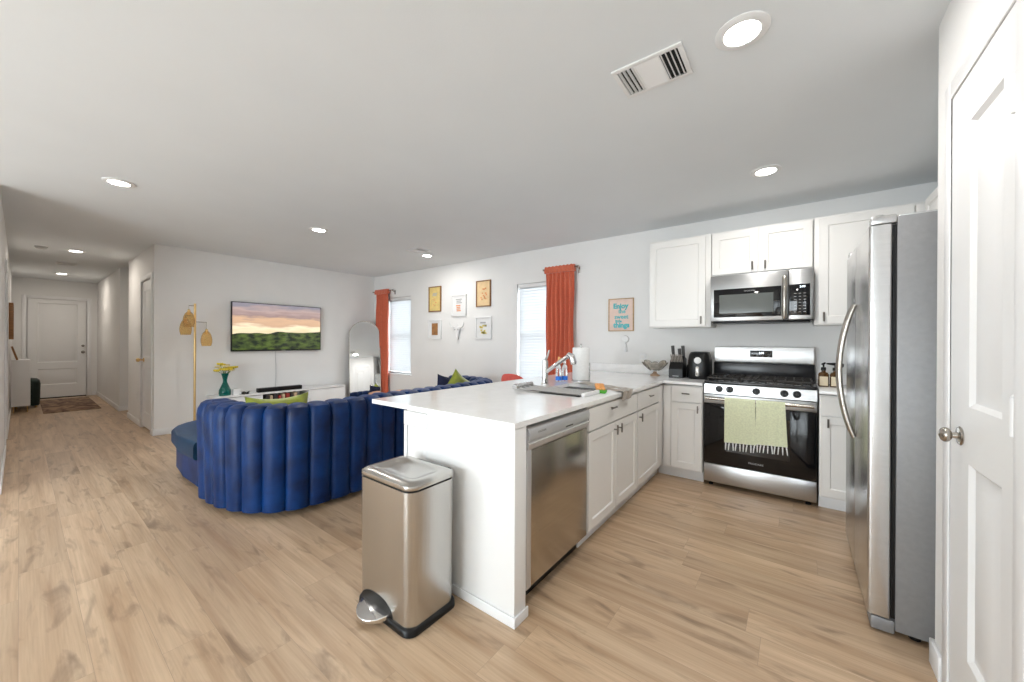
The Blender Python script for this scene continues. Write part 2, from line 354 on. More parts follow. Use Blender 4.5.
def text(name, body, size, o, u, v, mt, parent, ext=.0006, align='CENTER', bold=0., sx=1.):
    cu = bpy.data.curves.new(name, 'FONT'); cu.body = body; cu.size = size; cu.extrude = ext; cu.align_x = align; cu.align_y = 'CENTER'; cu.offset = bold; cu.resolution_u = 3
    ob = bpy.data.objects.new(name+'_src', cu); COL.objects.link(ob); me = bpy.data.meshes.new_from_object(ob); bpy.data.objects.remove(ob); bpy.data.curves.remove(cu)
    u, v = V(u).normalized(), V(v).normalized(); n = u.cross(v); root = wloc(parent)
    me.transform(frameM(V(o)-root, u*sx, v, n)); me.name = name; o2 = bpy.data.objects.new(name, me); COL.objects.link(o2); me.materials.clear(); me.materials.append(M[mt]); o2.parent = parent; return o2
def copy_tree(o, parent=None):
    c = o.copy(); COL.objects.link(c); c.parent = parent
    for ch in list(o.children): copy_tree(ch, c)
    return c
def rrect(x0, x1, y0, y1, r, n=6):
    pts = []
    for cx, cy, a in ((x1-r, y1-r, 0), (x0+r, y1-r, 90), (x0+r, y0+r, 180), (x1-r, y0+r, 270)):
        for k in range(n+1): t = radians(a+90*k/n); pts.append((cx+r*cos(t), cy+r*sin(t)))
    return pts

# ------------------------------------------------------------------ structure
def wallgrid(name, axis, a, b, u0, u1, z0, z1, holes, mt='wall'):
    """wall slab between a and b along 'axis' normal; u is the other axis; holes (u0,u1,z0,z1)"""
    us = sorted({u0, u1, *[x for h in holes for x in h[:2]]}); zs = sorted({z0, z1, *[x for h in holes for x in h[2:]]})
    q = MB()
    for i in range(len(us)-1):
        for j in range(len(zs)-1):
            c = ((us[i]+us[i+1])/2, (zs[j]+zs[j+1])/2)
            if any(h[0] < c[0] < h[1] and h[2] < c[1] < h[3] for h in holes): continue
            if axis == 'Y': q.box(us[i], us[i+1], a, b, zs[j], zs[j+1])
            else: q.box(a, b, us[i], us[i+1], zs[j], zs[j+1])
    return struct(q.build(name, mt))
struct(B('floor', 'floor', None, (-13.2, 1.6, -4.0, 4.8, -.1, 0), bev=0, loc=(0, 0, 0)))
struct(B('ceiling', 'ceil', None, (-13.2, 1.6, -4.0, 4.8, CE, CE+.12), bev=0))
wallgrid('wall_far', 'Y', YW, YW+.16, XW-.1, 1.25, 0, CE, [(*W1, WZ0, WZ1), (*W2, WZ0, WZ1)])
struct(B('wall_living', 'wall', None, (XW-.12, XW, 1.08, YW, 0, CE), bev=0))
DH = (-7.60, -6.93, 0, 2.12)
wallgrid('wall_hall_right', 'Y', 1.08, 1.2, -8.70, XW-.12, 0, CE, [DH])
wallgrid('wall_hall_entry', 'Y', 1.08, 1.2, -12.75, -9.58, 0, CE, [])
struct(B('wall_passage', 'wall', None, (-9.70, -9.58, 1.2, 3.0, 0, CE), (-8.70, -8.58, 1.2, 3.0, 0, CE), (-9.70, -8.58, 3.0, 3.1, 0, CE), bev=0))
DE = (.09, .925, 0, 2.13)
wallgrid('wall_end', 'X', -12.87, -12.75, -.22, 1.2, 0, CE, [DE])
DL = (-8.0, -7.15, 0, 2.12)
wallgrid('wall_left', 'Y', -.22, -.1, -12.75, -5.2, 0, CE, [DL])
struct(B('wall_return', 'wall', None, (-5.32, -5.2, YB, -.22, 0, CE), bev=0))
wallgrid('wall_back', 'Y', YB-.12, YB, -5.32, .55, 0, CE, [(*SD, 0, 2.15)])
DP = (1.53, 2.035, 0, 2.17)
wallgrid('wall_pantry', 'X', .45, .55, YB, 2.215, 0, CE, [DP])
struct(B('wall_pantry_end', 'wall', None, (.55, 1.2, 2.115, 2.215, 0, CE), bev=0))
struct(B('wall_right', 'wall', None, (1.1, 1.22, 2.215, YW, 0, CE), bev=0))
# baseboards (one per run)
def base(name, *runs, h=.085): return struct(B(name, 'trim', None, *[(*r, 0, h) for r in runs], bev=.004))
base('baseboard_living', (XW, XW+.014, 1.08, YW)); base('baseboard_far', (XW+.014, -1.82, YW-.014, YW))
base('baseboard_hall', (-8.70, -7.67, 1.066, 1.08), (-6.86, XW+.014, 1.066, 1.08)); base('baseboard_entry', (-12.75, -9.58, 1.066, 1.08), (-9.58, -9.566, 1.066, 3.0))
base('baseboard_left', (-12.75, -8.07, -.1, -.086), (-7.08, -5.2, -.1, -.086)); base('baseboard_pantry', (.436, .45, 2.105, 2.229), (.436, .45, .3, 1.46), (.45, .6, 2.215, 2.229), h=.1)
base('baseboard_end', (-12.75, -12.736, -.086, .02), (-12.75, -12.736, 1.0, 1.066))
# windows: frame, sash rail, pane
def window(n, u, extra):
    u0, u1 = u
    q = MB(); f = .035
    for b in ((u0, u0+f, WZ0, WZ1), (u1-f, u1, WZ0, WZ1), (u0+f, u1-f, WZ0, WZ0+f), (u0+f, u1-f, WZ1-f, WZ1), (u0+f, u1-f, 1.36, 1.40)):
        q.box(b[0], b[1], YW+.08, YW+.13, b[2], b[3], .004)
    o = struct(q.build(f'window_{n}', 'white'))
    B('pane', 'pane', o, (u0+f, u1-f, YW+.102, YW+.106, WZ0+f, WZ1-f), bev=0)
    s_ = B('sill', 'trim', o, (u0-.03, u1+.03, YW-.03, YW+.08, WZ0-.022, WZ0), bev=.004)
    t = thing('window_blind', extra, 'blind', ((u0+u1)/2, YW+.04, WZ0+.01), 'window blinds on the far wall')
    B('head_rail', 'white', t, (u0+.01, u1-.01, YW+.015, YW+.07, WZ1-.055, WZ1-.004))
    q = MB(); z = WZ0+.06
    while z < WZ1-.05:
        c, a = V(((u0+u1)/2, YW+.045, z)), radians(60)
        q.M = Matrix.Translation(c) @ Matrix.Rotation(a, 4, 'X'); q.box(-(u1-u0)/2+.012, (u1-u0)/2-.012, -.025, .025, -.0013, .0013); z += .040
    q.M = None; q.build('slats', 'blind', t)
    B('bottom_rail', 'white', t, (u0+.012, u1-.012, YW+.03, YW+.06, WZ0+.008, WZ0+.03))
window(1, W1, 'white slatted blind in the window beside the arched mirror')
window(2, W2, 'white slatted blind in the bright window behind the faucet')
# unseen rear glass door, added behind the viewpoint to bring in daylight
q = MB()
for b in ((SD[0], SD[0]+.07, 0, 2.15), (SD[1]-.07, SD[1], 0, 2.15), (-2.29, -2.21, 0, 2.15), (SD[0]+.07, SD[1]-.07, 2.08, 2.15), (SD[0]+.07, SD[1]-.07, 0, .06)): q.box(b[0], b[1], YB-.1, YB-.04, b[2], b[3], .004)
o = struct(q.build('added_rear_door', 'white')); B('pane', 'pane', o, (SD[0]+.07, -2.29, YB-.075, YB-.07, .06, 2.08), (-2.21, SD[1]-.07, YB-.075, YB-.07, .06, 2.08), bev=0)
# door casings and doors
def casing(n, axis, face, sgn, u0, u1, z1, w=.062, t=.014):
    q = MB(); a, b = sorted((face, face+sgn*t))
    for r in ((u0-w, u0, 0, z1+w), (u1, u1+w, 0, z1+w), (u0, u1, z1, z1+w)):
        if axis == 'X': q.box(a, b, r[0], r[1], r[2], r[3], .004)
        else: q.box(r[0], r[1], a, b, r[2], r[3], .004)
    return struct(q.build(f'trim_{n}', 'trim'))
# pantry door, flush with the wall, hinges on the near side
casing(1, 'X', .45, -1, 1.53, 2.035, 2.17, t=.008)
q = MB(); w_, h_ = .50, 2.155
q.M = frameM((.483, 2.033, .012), (0, -1, 0), (0, 0, 1), (-1, 0, 0))
q.panel(w_, h_, .035, [(.175, .42, .245, .885), (.175, .42, 1.07, 2.0)], True, .012, .014); q.M = None
dp = struct(q.build('door_1', 'door')); B('light_blocker', 'trim', dp, (.51, .549, 1.53, 2.035, 0, 2.17), bev=0)  # last box: unseen backing added behind the slab to keep light out
k = MB(); k.lathe([(.03, 0), (.032, .003), (.028, .007), (.011, .010), (.009, .022)]+[(.025*sin(radians(a)), .036-.016*cos(radians(a))) for a in range(25, 181, 15)], (0, 0, 0), 24)
k.bm.transform(frameM((.448, 1.925, .975), (0, 1, 0), (0, 0, 1), (-1, 0, 0))); k.build('door_knob', 'nickel', dp)
for z in (1.93, 1.10, .25):
    k = MB(); k.lathe([(.0085, -.05), (.0085, .05)], (.447, 1.54, z), 12); k.lathe([(.006, .05), (.0075, .053), (.002, .058)], (.447, 1.54, z), 12)
    k.box(.4515, .4545, 1.541, 1.575, z-.05, z+.05); k.build('hinge', 'white', dp)
# entry door
casing(2, 'X', -12.75, 1, .09, .925, 2.13)
q = MB(); q.M = frameM((-12.80, .10, .012), (0, 1, 0), (0, 0, 1), (1, 0, 0))
q.panel(.815, 2.11, .045, [(.13, .685, .28, .62), (.13, .685, .76, 2.03)], True, .012, .014); q.M = None; de = struct(q.build('door_2', 'door'))
for z, r in ((.985, 1), (1.125, .8)):
    k = MB(); k.lathe([(.03*r, 0), (.032*r, .006), (.012, .012), (.012, .035*r), (.026*r, .045*r), (.026*r, .065*r), (.01, .075*r), (0, .075*r)], n=16)
    k.bm.transform(frameM((-12.755, .865, z), (0, 1, 0), (0, 0, 1), (1, 0, 0))); k.build('door_knob' if r == 1 else 'deadbolt', 'pull', de)
B('threshold', 'dark', de, (-12.76, -12.73, .1, .915, .001, .02))
# hall closet door, standing ajar by nothing: flush
casing(3, 'Y', 1.08, -1, -7.60, -6.93, 2.12)
q = MB(); q.M = frameM((-6.935, 1.125, .03), (-1, 0, 0), (0, 0, 1), (0, -1, 0)); q.panel(.66, 2.08, .035, [(.11, .55, .2, .85), (.11, .55, 1.0, 1.95)], True); q.M = None; dh = struct(q.build('door_3', 'door'))
k = MB(); k.lathe([(.03, 0), (.03, .008), (.011, .012), (.010, .04), (.024, .05), (.028, .062), (.022, .08), (0, .085)], n=16); k.bm.transform(frameM((-7.5, 1.09, .985), (1, 0, 0), (0, 0, 1), (0, -1, 0))); k.build('door_knob', 'gold', dh)
for dd, bx in ((de, (-12.869, -12.81, .09, .925, 0, 2.13)), (dh, (-7.60, -6.93, 1.13, 1.199, 0, 2.12))): B('light_blocker', 'trim', dd, bx, bev=0)  # unseen boxes added behind both slabs so no sky light leaks through
casing(4, 'Y', -.1, 1, -8.0, -7.15, 2.12)
q = MB(); q.M = frameM((-7.995, -.16, .012), (1, 0, 0), (0, 0, 1), (0, 1, 0)); q.panel(.84, 2.1, .035, [(.13, .71, .2, .85), (.13, .71, 1.0, 1.95)], True); q.M = None; d4 = struct(q.build('door_4', 'door')); B('light_blocker', 'trim', d4, (-8.0, -7.15, -.219, -.165, 0, 2.12), bev=0)  # last box is added backing that closes the hole against light

# peninsula half wall with base trim
HW = struct(B('wall_peninsula', 'wall', None, (-1.60, -1.0, 1.345, 1.435, 0, .893), (-1.80, -1.60, 1.365, YW, 0, .893), bev=.003))
struct(B('baseboard_peninsula', 'trim', None, (-1.60, -.99, 1.335, 1.345, 0, .048), (-1.0, -.99, 1.345, 1.445, 0, .048), (-1.812, -1.60, 1.353, 1.365, 0, .062), (-1.812, -1.80, 1.365, YW-.02, 0, .062), bev=.004))
struct(B('trim_5', 'trim', None, (-1.815, -1.612, 1.353, 1.3645, .80, .882), (-1.645, -1.612, 1.355, 1.3645, .062, .80), (-1.815, -1.79, 1.355, 1.3645, .062, .80), bev=.003))

# ------------------------------------------------------------------ ceiling fixtures
ltxt = ['round recessed ceiling light nearest the viewer, beside the large vent', 'round recessed ceiling light in front of the kitchen wall cabinets',
        'round recessed ceiling light nearest the left wall over the open floor', 'round recessed ceiling light over the sofa in front of the television',
        'round recessed ceiling light near the far wall beside the small vent', 'first round ceiling light inside the entry hall', 'round ceiling light closest to the entry door']
lp = [(-.179, 1.771), (-.179, 3.318), (-4.35, .483), (-4.355, 2.072), (-4.367, 3.657), (-8.254, .49), (-11.366, .499)]
for i, (x, y) in enumerate(lp):
    t = thing('recessed_ceiling_light', ltxt[i], 'ceiling light', (x, y, CE), 'recessed ceiling lights')
    q = MB(); q.lathe([(.098, 0), (.098, -.004), (.085, -.010), (.066, -.010), (.062, -.004), (.062, 0)], (x, y, CE-.0005), 32); q.build('trim_ring', 'white', t)
    q = MB(); q.lathe([(0, -.0065), (.0655, -.0065), (.0655, -.002), (0, -.002)], (x, y, CE), 32, cap=False); q.build('diffuser', 'lamp', t)
    l = bpy.data.lights.new('ceiling_lamp', 'AREA'); l.shape = 'DISK'; l.size = .12; l.energy = LAMP_W * (.9 if x < -7 else 1); l.color = (1, .90, .78) if x < -7 else (1, .97, .93)
    lo = bpy.data.objects.new('ceiling_lamp', l); COL.objects.link(lo); lo.location = (0, 0, -.016); lo.parent = t
def vent(x0, x1, y0, y1, label, along='X'):
    t = thing('ceiling_vent', label, 'vent', ((x0+x1)/2, (y0+y1)/2, CE), None); e = .022
    B('frame', 'white', t, (x0, x1, y0, y0+e, CE-.008, CE-.0005), (x0, x1, y1-e, y1, CE-.008, CE-.0005), (x0, x0+e, y0+e, y1-e, CE-.008, CE-.0005), (x1-e, x1, y0+e, y1-e, CE-.008, CE-.0005))
    B('duct_opening', 'dark', t, (x0+e, x1-e, y0+e, y1-e, CE-.0015, CE-.0005), bev=0)
    q = MB(); L = x1-x0-2*e; c1, c2 = x0+e+L*.30, x0+e+L*.70; ym = (y0+y1)/2
    for a, b, ang in ((x0+e, c1, -48), (c2, x1-e, 48)):
        n = max(3, int((b-a)/.017))
        for i in range(n):
            q.M = Matrix.Translation((a+(b-a)*(i+.5)/n, ym, CE-.006)) @ Matrix.Rotation(radians(ang), 4, 'Y'); q.box(-.006, .006, -(y1-y0)/2+e, (y1-y0)/2-e, -.0007, .0007)
    n = max(6, int((y1-y0-2*e)/.012))
    for i in range(n):
        q.M = Matrix.Translation(((c1+c2)/2, y0+e+(y1-y0-2*e)*(i+.5)/n, CE-.006)) @ Matrix.Rotation(radians(-28), 4, 'X'); q.box(-(c2-c1)/2, (c2-c1)/2, -.0058, .0058, -.0007, .0007)
    q.M = None; q.build('louvers', 'white', t)
    for c in (c1, c2): B('divider', 'white', t, (c-.004, c+.004, y0+e, y1-e, CE-.009, CE-.002), bev=0)
vent(-.695, -.386, 1.672, 1.90, 'large white ceiling vent with three louver banks over the kitchen')
vent(-4.36, -4.10, 3.27, 3.50, 'small white ceiling vent beside the light near the far wall')
vent(-9.95, -9.64, .36, .60, 'white ceiling vent between the two lights of the entry hall')
q = MB(); q.lathe([(.06, 0), (.06, -.012), (.045, -.03), (0, -.032)], (-8.26, .18, CE-.0005), 20); t = tag(q.build('smoke_detector', 'text_grey'), 'small grey ceiling detector at the start of the entry hall', 'smoke detector')

# ------------------------------------------------------------------ kitchen cabinets
def tbar(parent, p, vertical, n, L=.065):
    """T-shaped pull at point p on a face with outward normal n"""
    p, n = V(p), V(n); q = MB(); q.tube([p, p+n*.024], .0045, 8)
    d = V((0, 0, 1)) if vertical else V((-n.y, n.x, 0))
    q.tube([p+n*.026-d*L/2, p+n*.026+d*L/2], .0058, 8); q.build('handle', 'pull', parent)
def fronts(parent, face, axis, u0, u1, z0, z1, name, t=.02, stile=.055):
    """shaker front; axis 'X' -> faces +X at X=face (u along +Y); 'Y' -> faces -Y at Y=face (u along +X); 'W' faces -X"""
    w, h = u1-u0, z1-z0; q = MB()
    if axis == 'X': q.M = frameM((face-t, u0, z0), (0, 1, 0), (0, 0, 1), (1, 0, 0))
    elif axis == 'W': q.M = frameM((face+t, u1, z0), (0, -1, 0), (0, 0, 1), (-1, 0, 0))
    else: q.M = frameM((u0, face+t, z0), (1, 0, 0), (0, 0, 1), (0, -1, 0))
    if h > .2: q.panel(w, h, t, [(stile, w-stile, stile, h-stile)], d=.008, sw=.006)
    else: q.panel(w, h, t, [], d=.008)
    q.M = None; return q.build(name, 'cab', parent)
FX = -1.005
t = thing('base_cabinet', 'white sink base cabinet with two shaker doors beside the dishwasher', 'cabinet', (-1.3, 2.55, 0), 'white kitchen base cabinets')
B('body', 'cab', t, (-1.595, FX-.021, 2.105, 2.13, .10, .70), (-1.595, FX-.021, 2.965, 2.988, .10, .70), (-1.595, FX-.021, 2.13, 2.965, .10, .12), (FX-.04, FX-.021, 2.13, 2.965, .68, .882), (-1.595, -1.58, 2.13, 2.965, .12, .6))
B('toe_kick', 'trim', t, (-1.09, -1.075, 2.105, 2.988, 0, .10))
d = fronts(t, FX, 'X', 2.112, 2.985, .735, .872, 'drawer'); tbar(d, (FX, 2.45, .835), False, (1, 0, 0), .09)
d = fronts(t, FX, 'X', 2.112, 2.545, .118, .722, 'door'); tbar(d, (FX, 2.51, .675), True, (1, 0, 0))
d = fronts(t, FX, 'X', 2.552, 2.985, .118, .722, 'door'); tbar(d, (FX, 2.59, .675), True, (1, 0, 0))
t = thing('base_cabinet', 'narrow white base cabinet with drawer in the inner corner of the peninsula', 'cabinet', (-1.3, 3.3, 0), 'white kitchen base cabinets')
B('body', 'cab', t, (-1.595, FX-.021, 2.992, 3.71, .10, .882), bev=.002); B('toe_kick', 'trim', t, (-1.09, -1.075, 2.99, 3.80, 0, .10))
B('corner_filler', 'cab', t, (FX-.021, FX-.003, 3.60, 3.71, .118, .872))
d = fronts(t, FX, 'X', 3.0, 3.595, .735, .872, 'drawer'); tbar(d, (FX, 3.29, .82), False, (1, 0, 0), .09)
d = fronts(t, FX, 'X', 3.0, 3.595, .118, .722, 'door'); tbar(d, (FX, 3.04, .675), True, (1, 0, 0))
FY = 3.715
t = thing('base_cabinet', 'white base cabinet with one drawer and one door left of the range', 'cabinet', (-.8, 4.0, 0), 'white kitchen base cabinets')
B('body', 'cab', t, (-1.02, -.667, FY+.021, YW-.002, .10, .882)); B('toe_kick', 'trim', t, (-1.07, -.667, 3.80, 3.815, 0, .10))
B('corner_filler', 'cab', t, (-1.0, -.935, FY+.003, FY+.021, .118, .872))
d = fronts(t, FY, 'Y', -.93, -.672, .735, .872, 'drawer'); tbar(d, (-.80, FY, .81), False, (0, -1, 0))
d = fronts(t, FY, 'Y', -.93, -.672, .118, .722, 'door'); tbar(d, (-.70, FY, .675), True, (0, -1, 0))
t = thing('base_cabinet', 'white base cabinet between the range and the refrigerator', 'cabinet', (.6, 4.0, 0), 'white kitchen base cabinets')
B('body', 'cab', t, (.15, 1.098, FY+.021, YW-.002, .10, .882)); B('toe_kick', 'trim', t, (.15, 1.098, 3.80, 3.815, 0, .10))
d = fronts(t, FY, 'Y', .158, .60, .735, .872, 'drawer'); tbar(d, (.36, FY, .81), False, (0, -1, 0))
d = fronts(t, FY, 'Y', .158, .60, .118, .722, 'door'); tbar(d, (.20, FY, .675), True, (0, -1, 0))
# countertops
SK = (-1.57, -1.13, 2.22, 2.90)
q = MB(); z0, z1 = .894, .920
xe, ye = -.995, 3.69
us = [-2.20, SK[0], SK[1], xe]; 
for b in ((-2.11, SK[0], 1.335, YW-.002), (SK[1], xe, 1.335, YW-.002), (SK[0], SK[1], 1.335, SK[2]), (SK[0], SK[1], SK[3], YW-.002), (xe, -.662, ye, YW-.002)): q.box(*b, z0, z1)
ct = tag(q.build('countertop', 'quartz'), 'white quartz peninsula countertop with sink cutout and short backsplash', 'countertop')
B('backsplash', 'quartz', ct, (-2.03, -.662, YW-.022, YW-.002, .9205, 1.02))
t = tag(B('countertop', 'quartz', None, (.148, 1.098, ye, YW-.002, z0, z1)), 'short white countertop between range and refrigerator, under two pump bottles', 'countertop')
B('backsplash', 'quartz', t, (.148, 1.098, YW-.022, YW-.002, .9205, 1.02))
# uppers
UY = 4.02
def upper(x0, x1, z0, z1, doors, label, pulls):
    t = thing('upper_cabinet', label, 'cabinet', ((x0+x1)/2, 4.18, z0), 'white upper cabinets')
    B('body', 'cab', t, (x0, x1, UY+.021, YW-.002, z0, z1))
    for (a, b), px in zip(doors, pulls):
        d = fronts(t, UY, 'Y', a, b, z0+.012, z1-.02, 'door', stile=.06); q = MB(); q.tube([(px, UY-.022, z0+.03), (px, UY-.022, z0+.105)], .0065, 8)
        q.tube([(px, UY, z0+.045), (px, UY-.022, z0+.045)], .004, 8); q.tube([(px, UY, z0+.09), (px, UY-.022, z0+.09)], .004, 8); q.build('handle', 'pull', d)
upper(-1.235, -.652, 1.432, 2.335, [(-1.228, -.70)], 'tall single-door white wall cabinet left of the microwave', [-.735])
upper(-.648, .118, 1.912, 2.335, [(-.64, -.275), (-.258, .11)], 'low two-door white wall cabinet above the microwave', [-.315, -.218])
upper(.122, 1.098, 1.432, 2.335, [(.152, .70), (.71, 1.08)], 'white wall cabinet right of the microwave, partly behind the refrigerator', [.185, .75])
t = thing('upper_cabinet', 'white cabinet above the refrigerator in the corner by the pantry wall', 'cabinet', (.9, 3.1, 1.95), 'white upper cabinets')
B('body', 'cab', t, (.77, 1.098, 2.36, 4.0, 1.96, 2.335)); fronts(t, .75, 'W', 2.36, 3.17, 1.965, 2.33, 'door'); fronts(t, .75, 'W', 3.18, 3.99, 1.965, 2.33, 'door')

# ------------------------------------------------------------------ dishwasher
t = thing('dishwasher', 'stainless steel dishwasher built into the peninsula end', 'dishwasher', (-1.3, 1.77, 0))
B('body', 'blackm', t, (-1.58, -1.05, 1.45, 2.095, .10, .876)); B('toe_kick', 'black', t, (-1.12, -1.08, 1.45, 2.095, 0, .10))
B('door', 'dwdoor', t, (-1.05, -1.008, 1.489, 2.092, .108, .762), bev=.004)
B('door_edge', 'panelm', t, (-1.05, -1.006, 1.448, 1.487, .108, .77), bev=.003)
q = MB(); prof = [(-1.05, .764), (-1.012, .764), (-1.000, .776), (-.996, .800), (-1.004, .805), (-1.004, .812), (-.994, .818), (-.992, .85), (-1.0, .868), (-1.012, .874), (-1.05, .874)]
q.loft([[V((x, y, z)) for x, z in prof] for y in (1.452, 2.094)]); cp = q.build('control_panel', 'panelm', t)
B('latch_light', 'text_dark', cp, (-.9935, -.9925, 1.80, 1.88, .8195, .826), bev=0)
text('brand_lettering', 'FRIGIDAIRE', .015, (-.9915, 1.56, .848), (0, 1, 0), (0, 0, 1), 'text_grey', cp)

# ------------------------------------------------------------------ range
x0, x1 = -.655, .137
t = thing('gas_range', 'stainless steel gas range with black oven glass and five knobs', 'stove', (-.26, 4.0, 0))
B('body', 'blackm', t, (x0, x1, 3.775, 4.30, .035, .915)); 
for px in (x0+.05, x1-.05):
    for py in (3.80, 4.25): q = MB(); q.lathe([(.018, 0), (.018, .012), (.012, .014), (.012, .036)], (px, py, 0), 12); q.build('foot', 'black', t)
B('storage_drawer', 'steelh', t, (x0, x1, 3.735, 3.775, .04, .203), bev=.006)
od = B('oven_door', 'bglass', t, (x0, x1, 3.732, 3.775, .207, .742), bev=.003)
B('oven_window', 'oglass', od, (x0+.17, x1-.17, 3.7305, 3.7325, .33, .66), bev=0)
B('door_top_strip', 'steelh', od, (x0, x1, 3.73, 3.775, .743, .822), bev=.004)
q = MB(); hz = .793; q.tube([(x0+.02, 3.672, hz), (x1-.02, 3.672, hz)], .0145, 12); 
for px in (x0+.045, x1-.045): q.tube([(px, 3.732, hz), (px, 3.672, hz)], .011, 10)
q.build('handle', 'nickel', od)
text('brand_lettering', 'FRIGIDAIRE', .021, (-.26, 3.7315, .262), (1, 0, 0), (0, 0, 1), 'text_grey', od)
q = MB(); q.loft([[V(p) for p in ((x, 3.735, .828), (x, 3.745, .912), (x, 3.80, .912), (x, 3.80, .828))] for x in (x0, x1)]); cpn = q.build('control_panel', 'steelh', t)
q = MB(); q.lathe([(.027, 0), (.0275, .006), (.024, .010), (.022, .028), (.018, .031), (0, .031)], n=24); q.box(-.0035, .0035, -.019, .019, .028, .036, .002)
q.bm.transform(frameM((-.535, 3.74, .872), (1, 0, 0), (0, .1, 1), (0, -1, .1))); kb = q.build('knob', 'black', t)
for px in (-.455, -.26, -.07, .012):
    k2 = kb.copy(); COL.objects.link(k2); k2.location = (px+.535, 0, 0)
B('cooktop', 'blackm', t, (x0, x1, 3.74, 4.26, .915, .942), bev=.006)
for i in range(3):
    a = x0+.02+i*.252; b = a+.246; q = MB(); z = .968
    for bb in ((a, b, 3.765, 3.779), (a, b, 4.20, 4.214), (a, a+.012, 3.765, 4.214), (b-.012, b, 3.765, 4.214), (a, b, 3.983, 3.995), ((a+b)/2-.006, (a+b)/2+.006, 3.765, 4.214)): q.box(*bb, z-.010, z+.006, .002)
    for bb in ((a+.06, a+.07, 3.80, 3.96), (b-.07, b-.06, 3.80, 3.96), (a+.06, a+.07, 4.02, 4.18), (b-.07, b-.06, 4.02, 4.18)): q.box(*bb, z-.008, z+.006, .002)
    for px in (a+.006, b-.006):
        for py in (3.772, 4.207): q.box(px-.006, px+.006, py-.006, py+.006, .942, z)
    q.build('grate', 'iron', t)
for px, py, r in ((-.51, 3.88, .04), (-.51, 4.10, .03), (-.26, 3.99, .045), (-.01, 3.88, .045), (-.01, 4.10, .03)):
    q = MB(); q.lathe([(r+.01, .942), (r+.008, .95), (r, .952), (r, .958), (r-.006, .961), (0, .961)], (px, py, 0), 20); q.build('burner', 'iron', t)
B('backguard_base', 'blackm', t, (x0, x1, 4.245, 4.31, .942, 1.085)); 
q = MB(); q.loft([[V(p) for p in ((x, 4.232, 1.085), (x, 4.225, 1.10), (x, 4.247, 1.238), (x, 4.262, 1.244), (x, 4.31, 1.244), (x, 4.31, 1.085))] for x in (x0+.008, x1-.006)]); bgd = q.build('backguard', 'steelh', t)
B('display', 'bglass', bgd, (-.345, -.17, 4.222, 4.24, 1.145, 1.207)); text('clock_digits', '2:08', .024, (-.255, 4.2215, 1.184), (1, 0, 0), (0, 0, 1), 'led', bgd)
for i in range(4):
    for j in range(2): B('button_mark', 'text_grey', bgd, (-.33+i*.043-.007, -.33+i*.043+.007, 4.2212, 4.2222, 1.155+j*.018, 1.157+j*.018), bev=0)
# towels over the oven handle
def towel(xa, xb, zb, label, skew):
    n = 26; yc = 3.672; R_ = .0185; prof = [(yc+R_*1.2, hz-.16), (yc+R_*1.1, hz-.05)] + [(yc+R_*cos(radians(a)), hz+R_*sin(radians(a))) for a in range(0, 181, 30)] + [(yc-R_-.001, hz-.1), (yc-R_-.003, hz-.2), (yc-R_-.002, zb)]
    q = MB(); rings = []
    for i in range(n+1):
        s = i/n; ring = []
        for k, (y, z) in enumerate(prof):
            dn = max(0, (hz-z)/.4); ring.append(V((xa+(xb-xa)*s+skew*s*dn*(1 if y < yc else .2), y+(-.006*dn*(.5+.5*sin(s*17+xa*9)) if y < yc else 0), z+(.012*s if k == len(prof)-1 else 0))))
        rings.append(ring)
    back = [[p+V((0, 0, 0)) for p in r] for r in rings]
    q.loft(rings, cap=False, closed=False); bmesh.ops.solidify(q.bm, geom=q.bm.faces[:], thickness=.003)
    o = tag(q.build('dish_towel', 'towel', ang=60), label, 'towel', 'fringed towels on the oven handle')
    q = MB(); nf = 9
    for i in range(nf):
        s = (i+.5)/nf; x = xa+(xb-xa)*s+skew*s; z = zb+.012*s; y = yc-R_-.008; j = random.uniform(-.006, .006)
        q.tube([(x, y, z+.006), (x+j, y-.001, z-.03), (x+j*1.6, y, z-.062)], [.0035, .005, .003], 6); q.sphere((x+j*.5, y, z-.012), .006, u=8, v=6)
    q.build('fringe', 'paper', o)
towel(-.482, -.262, .428, 'pale green fringed towel on the left of the oven handle', .012); towel(-.256, -.062, .448, 'pale green fringed towel on the right of the oven handle', .02)

# ------------------------------------------------------------------ microwave
x0, x1, y0, z0, z1 = -.643, .118, 3.955, 1.472, 1.902
t = thing('microwave', 'stainless over-the-range microwave with vertical handle and keypad', 'microwave', (-.26, 4.15, z0))
B('body', 'blackm', t, (x0, x1, y0+.03, YW-.002, z0, z1)); dr = B('door', 'steelh', t, (x0, -.052, y0, y0+.03, z0+.008, z1), bev=.005)
B('door_glass', 'bglass', dr, (x0+.028, -.10, y0-.0025, y0+.002, 1.515, 1.775)); B('window', 'mglass', dr, (x0+.075, -.155, y0-.0035, y0-.002, 1.552, 1.722), bev=0)
text('brand_lettering', 'FRIGIDAIRE', .017, (-.33, y0-.0032, 1.748), (1, 0, 0), (0, 0, 1), 'text_grey', dr)
q = MB(); q.tube([(-.075, y0, 1.495), (-.075, y0-.03, 1.50), (-.075, y0-.04, 1.53), (-.075, y0-.045, 1.67), (-.075, y0-.04, 1.81), (-.075, y0-.03, 1.84), (-.075, y0, 1.845)], .018, 12); q.build('handle', 'nickel', dr)
cp = B('control_panel', 'steelh', t, (-.049, x1, y0, y0+.03, z0+.008, z1), bev=.005); B('keypad', 'bglass', cp, (-.045, x1-.022, y0-.0025, y0+.002, 1.515, 1.778))
text('clock_digits', '2:08', .022, (.045, y0-.0032, 1.755), (1, 0, 0), (0, 0, 1), 'led', cp)
rows = ['1 2 3', '4 5 6', '7 8 9', '0 + -']
